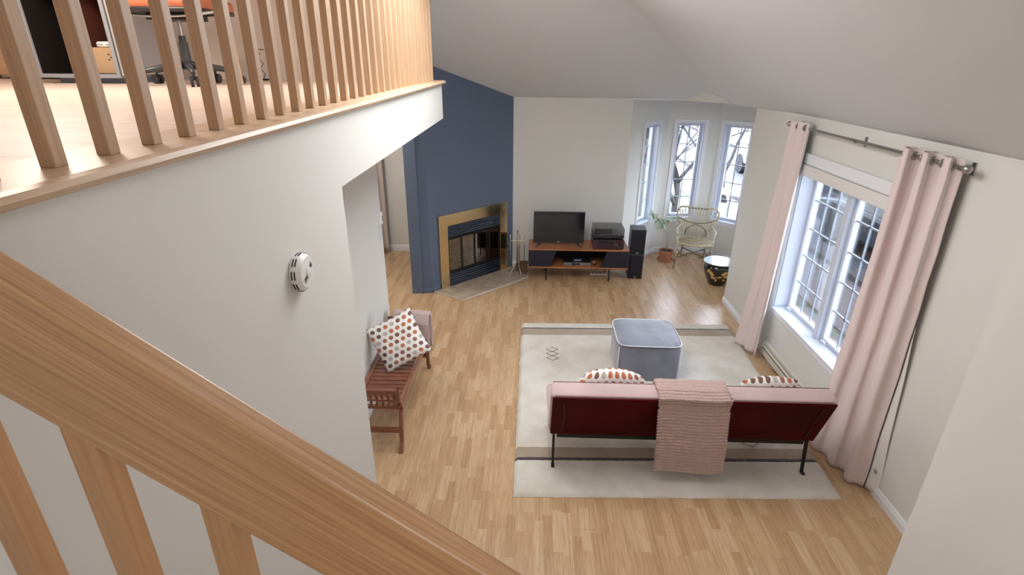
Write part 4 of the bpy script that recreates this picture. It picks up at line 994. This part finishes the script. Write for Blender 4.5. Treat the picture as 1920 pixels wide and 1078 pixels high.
# ------------------------------------------------------------------ outside
GZ = -.6
GRASS = mat('dry_lawn', (.075, .073, .047), .95, var=.35, vscale=1.3, bump=.6, bscale=20)
tag(MB().prism([(-60, -60), (90, -60), (90, 120), (-60, 120)], GZ-.3, GZ).build('ground', GRASS), 'yellowish dry lawn around the house', None, None, 'structure')
def slab(name, x0, x1, h, m): return tag(B(x0, x1, -40, 110, GZ+.0, GZ+h).build(name, m), kind='structure')
slab('walkway', 4.5, 5.7, .02, mat('pale_pavers', (.095, .083, .082), .8, var=.1, vscale=2))
slab('road', 5.9, 9.0, .012, mat('asphalt', (.085, .083, .094), .85, var=.1, vscale=2))
slab('curb', 5.7, 5.9, .12, mat('concrete', (.055, .053, .052), .8)); slab('curb_far', 9.0, 9.2, .12, mat('concrete', (.055, .053, .052), .8))
slab('walkway_far', 9.9, 11.0, .02, mat('pale_pavers', (.095, .083, .082), .8))
def car(label, loc, rz, body):
    c = thing('parked_car', label, 'car', loc, rz)
    prof = [(-2.15, .35), (-2.2, .62), (-2.0, .85), (-1.5, .92), (-.95, 1.38), (.5, 1.42), (1.15, .98), (2.0, .82), (2.2, .6), (2.15, .35)]
    low = [(-2.15, .35), (-2.2, .62), (-2.0, .85), (-1.5, .92), (1.15, .96), (2.0, .82), (2.2, .6), (2.15, .35)]
    MB().prism(low, -.85, .85, 'y').build('body', body, c, bevel=.08, seg=3, smooth='auto')
    cab = [(-1.5, .90), (-.95, 1.38), (.5, 1.42), (1.2, .95)]
    n = 4; mb = MB(); mb.add([(x, -.80 if z < 1 else -.62, z) for x, z in cab]+[(x, .80 if z < 1 else .62, z) for x, z in cab], [(0, 1, 2, 3), (7, 6, 5, 4)]+[(i, i+4, (i+1) % 4+4, (i+1) % 4) for i in range(4)])
    mb.build('cabin_glass', mat('car_glass', (.03, .035, .04), .08), c, bevel=.02)
    B(-.9, .45, -.6, .6, 1.385, 1.43).build('roof', body, c, bevel=.02)
    for x in (-1.35, 1.35):
        for s in (-1, 1): MB().cyl((x, s*.70, .32), (x, s*.87, .32), .32, .32, 20).build('wheel', BLKP, c, smooth='auto')
    for s in (-1, 1):
        B(2.12, 2.2, s*.6-.15, s*.6+.15, .58, .70).build('headlamp', mat('lamp_glass', (.7, .7, .7), .1), c); B(-2.2, -2.12, s*.6-.12, s*.6+.12, .6, .75).build('tail_lamp', mat('tail_red', (.3, .02, .02), .2), c)
car('dark grey car parked on the street outside the large window', (7.2, 9.9, GZ+.012), PI/2, mat('car_dark', (.05, .055, .065), .2, .3))
car('silver car parked farther along the street', (8.0, 17.5, GZ+.012), PI/2, mat('car_silver', (.40, .41, .43), .25, .5))
SID = mat('pale_siding', (.11, .11, .112), .8); RF = mat('roof_shingle', (.03, .028, .03), .9)
def house(label, loc, rz, w, d, h):
    c = thing('house', label, 'house', loc, rz)
    B(-w/2, w/2, -d/2, d/2, 0, h).build('wall', SID, c)
    MB().prism([(-w/2-.3, h), (w/2+.3, h), (0, h+w*.28)], -d/2-.3, d/2+.3, 'y').build('roof', RF, c)
    for y_ in (-d/2-.02, d/2+.0):
        for x in (-w*.3, 0, w*.3):
            for z in (1.0, 3.6):
                if z+1.3 < h:
                    f_ = B(x-.55, x+.55, y_, y_+.02, z, z+1.3).build('window', TRIM, c); B(x-.47, x+.47, y_-.01, y_+.03, z+.08, z+1.22).build('pane', mat('far_glass', (.08, .10, .12), .1), f_)
    for x_ in (-w/2-.02, w/2):
        for y in (-d*.3, 0, d*.3):
            for z in (1.0, 3.6):
                if z+1.3 < h:
                    f_ = B(x_, x_+.02, y-.55, y+.55, z, z+1.3).build('window', TRIM, c); B(x_-.01, x_+.03, y-.47, y+.47, z+.08, z+1.22).build('pane', mat('far_glass', (.08, .10, .12), .1), f_)
    for k_ in range(int(h/.5)): B(-w/2-.01, w/2+.01, -d/2-.01, d/2+.01, k_*.5, k_*.5+.02).build('siding_joint', mat('siding_joint_grey', (.042, .042, .042), .8), c)  # thin darker grey strips at the siding joints
house('pale sided house at the end of the street beyond the turret windows', (3.0, 40, GZ), 0, 10, 9, 5.6)
house('pale sided house across the street opposite', (19, 27, GZ), .1, 9, 10, 5.4)
house('pale sided house across the street, nearest the large window', (19, 12, GZ), 0, 9, 9, 5.4)
BK = mat('tree_bark', (.026, .021, .021), .9, var=.2, vscale=8)
def tree(label, loc, seed, h, lean=(0, 0)):
    rnd = random.Random(seed); br = MB(); c = thing('bare_tree', label, 'tree', loc)
    tips = []
    def grow(p, d, ln, r, lv, mb):
        pts_ = [p]; q = p.copy(); dd = d.copy()
        for i in range(4):
            dd = (dd+Vector((rnd.uniform(-.18, .18), rnd.uniform(-.18, .18), rnd.uniform(-.05, .12)))).normalized(); q = q+dd*ln/4; pts_.append(q.copy())
        mb.tube(pts_, [r*.9*(1-.12*i) for i in range(5)], 6 if lv < 2 else 4)
        if lv < 5:
            for k_ in range(3 if lv else 5):
                b_ = pts_[rnd.choice((2, 3, 4))] if k_ else pts_[4]
                nd = (dd+Vector((rnd.uniform(-1, 1), rnd.uniform(-1, 1), rnd.uniform(-.35, .6)))*.85).normalized()
                grow(b_.copy(), nd, (h*.3 if lv == 0 else ln)*rnd.uniform(.6, .82), r*.55, lv+1, br)
    tr_ = MB(); grow(Vector((0, 0, 0)), Vector((lean[0], lean[1], 1)).normalized(), 1.1, .10, 0, tr_)
    tr_.build('trunk', BK, c, smooth=True); tag(br.build('branches', BK, c, smooth=True, fixn=False), kind='stuff')
tree('bare branching tree close outside the middle turret window', (3.35, 12.3, GZ), 4, 6.5, (.1, 0))
tree('bare spreading tree outside the right turret window', (5.3, 14.6, GZ), 8, 7.5, (-.15, 0))
tree('bare tree farther off across the lawn', (4.2, 21, GZ), 15, 7.5)
tree('bare tree beside the road outside the large window', (11.0, 19.5, GZ), 21, 6)
pt_ = thing('patio_table', 'round white garden table on the lawn outside the right turret window', 'table', (4.9, 12.75, GZ))
MB().lathe([(.001, .70), (.46, .70), (.48, .715), (.46, .73), (.001, .735)], 36).build('tabletop', mat('white_enamel', (.3, .3, .3), .4), pt_, smooth='auto')
for a in (0.3, 1.87, 3.44, 5.01): MB().tube([(.1*math.cos(a), .1*math.sin(a), .70), (.34*math.cos(a), .34*math.sin(a), 0)], .015, 8).build('leg', mat('white_enamel', (.3, .3, .3), .4), pt_)
for i, (x, y, s_) in enumerate(((12.5, 14, 1.0), (12.2, 16.2, 1.2), (12.8, 18.6, .9), (12.3, 21, 1.1))):
    mb = MB(); rnd = random.Random(i)
    for k_ in range(260):
        a = rnd.uniform(0, 2*PI); e_ = rnd.uniform(.1, 1.4); L_ = rnd.uniform(.5, 1)*s_
        mb.tube([(0.1*math.cos(a), .1*math.sin(a), 0), (L_*math.cos(a)*math.cos(e_)*.9, L_*math.sin(a)*math.cos(e_)*.9, L_*math.sin(e_)*1.2)], [.012, .006], 3)
    c = thing('dry_shrub', ['straw coloured shrub across the road, first from the left', 'tallest straw coloured shrub across the road', 'smallest straw coloured shrub across the road', 'straw coloured shrub across the road, farthest away'][i], 'shrub', (x, y, GZ))
    mb.build('twigs', mat('straw', (.11, .10, .06), .9, var=.2, vscale=3), c, fixn=False)
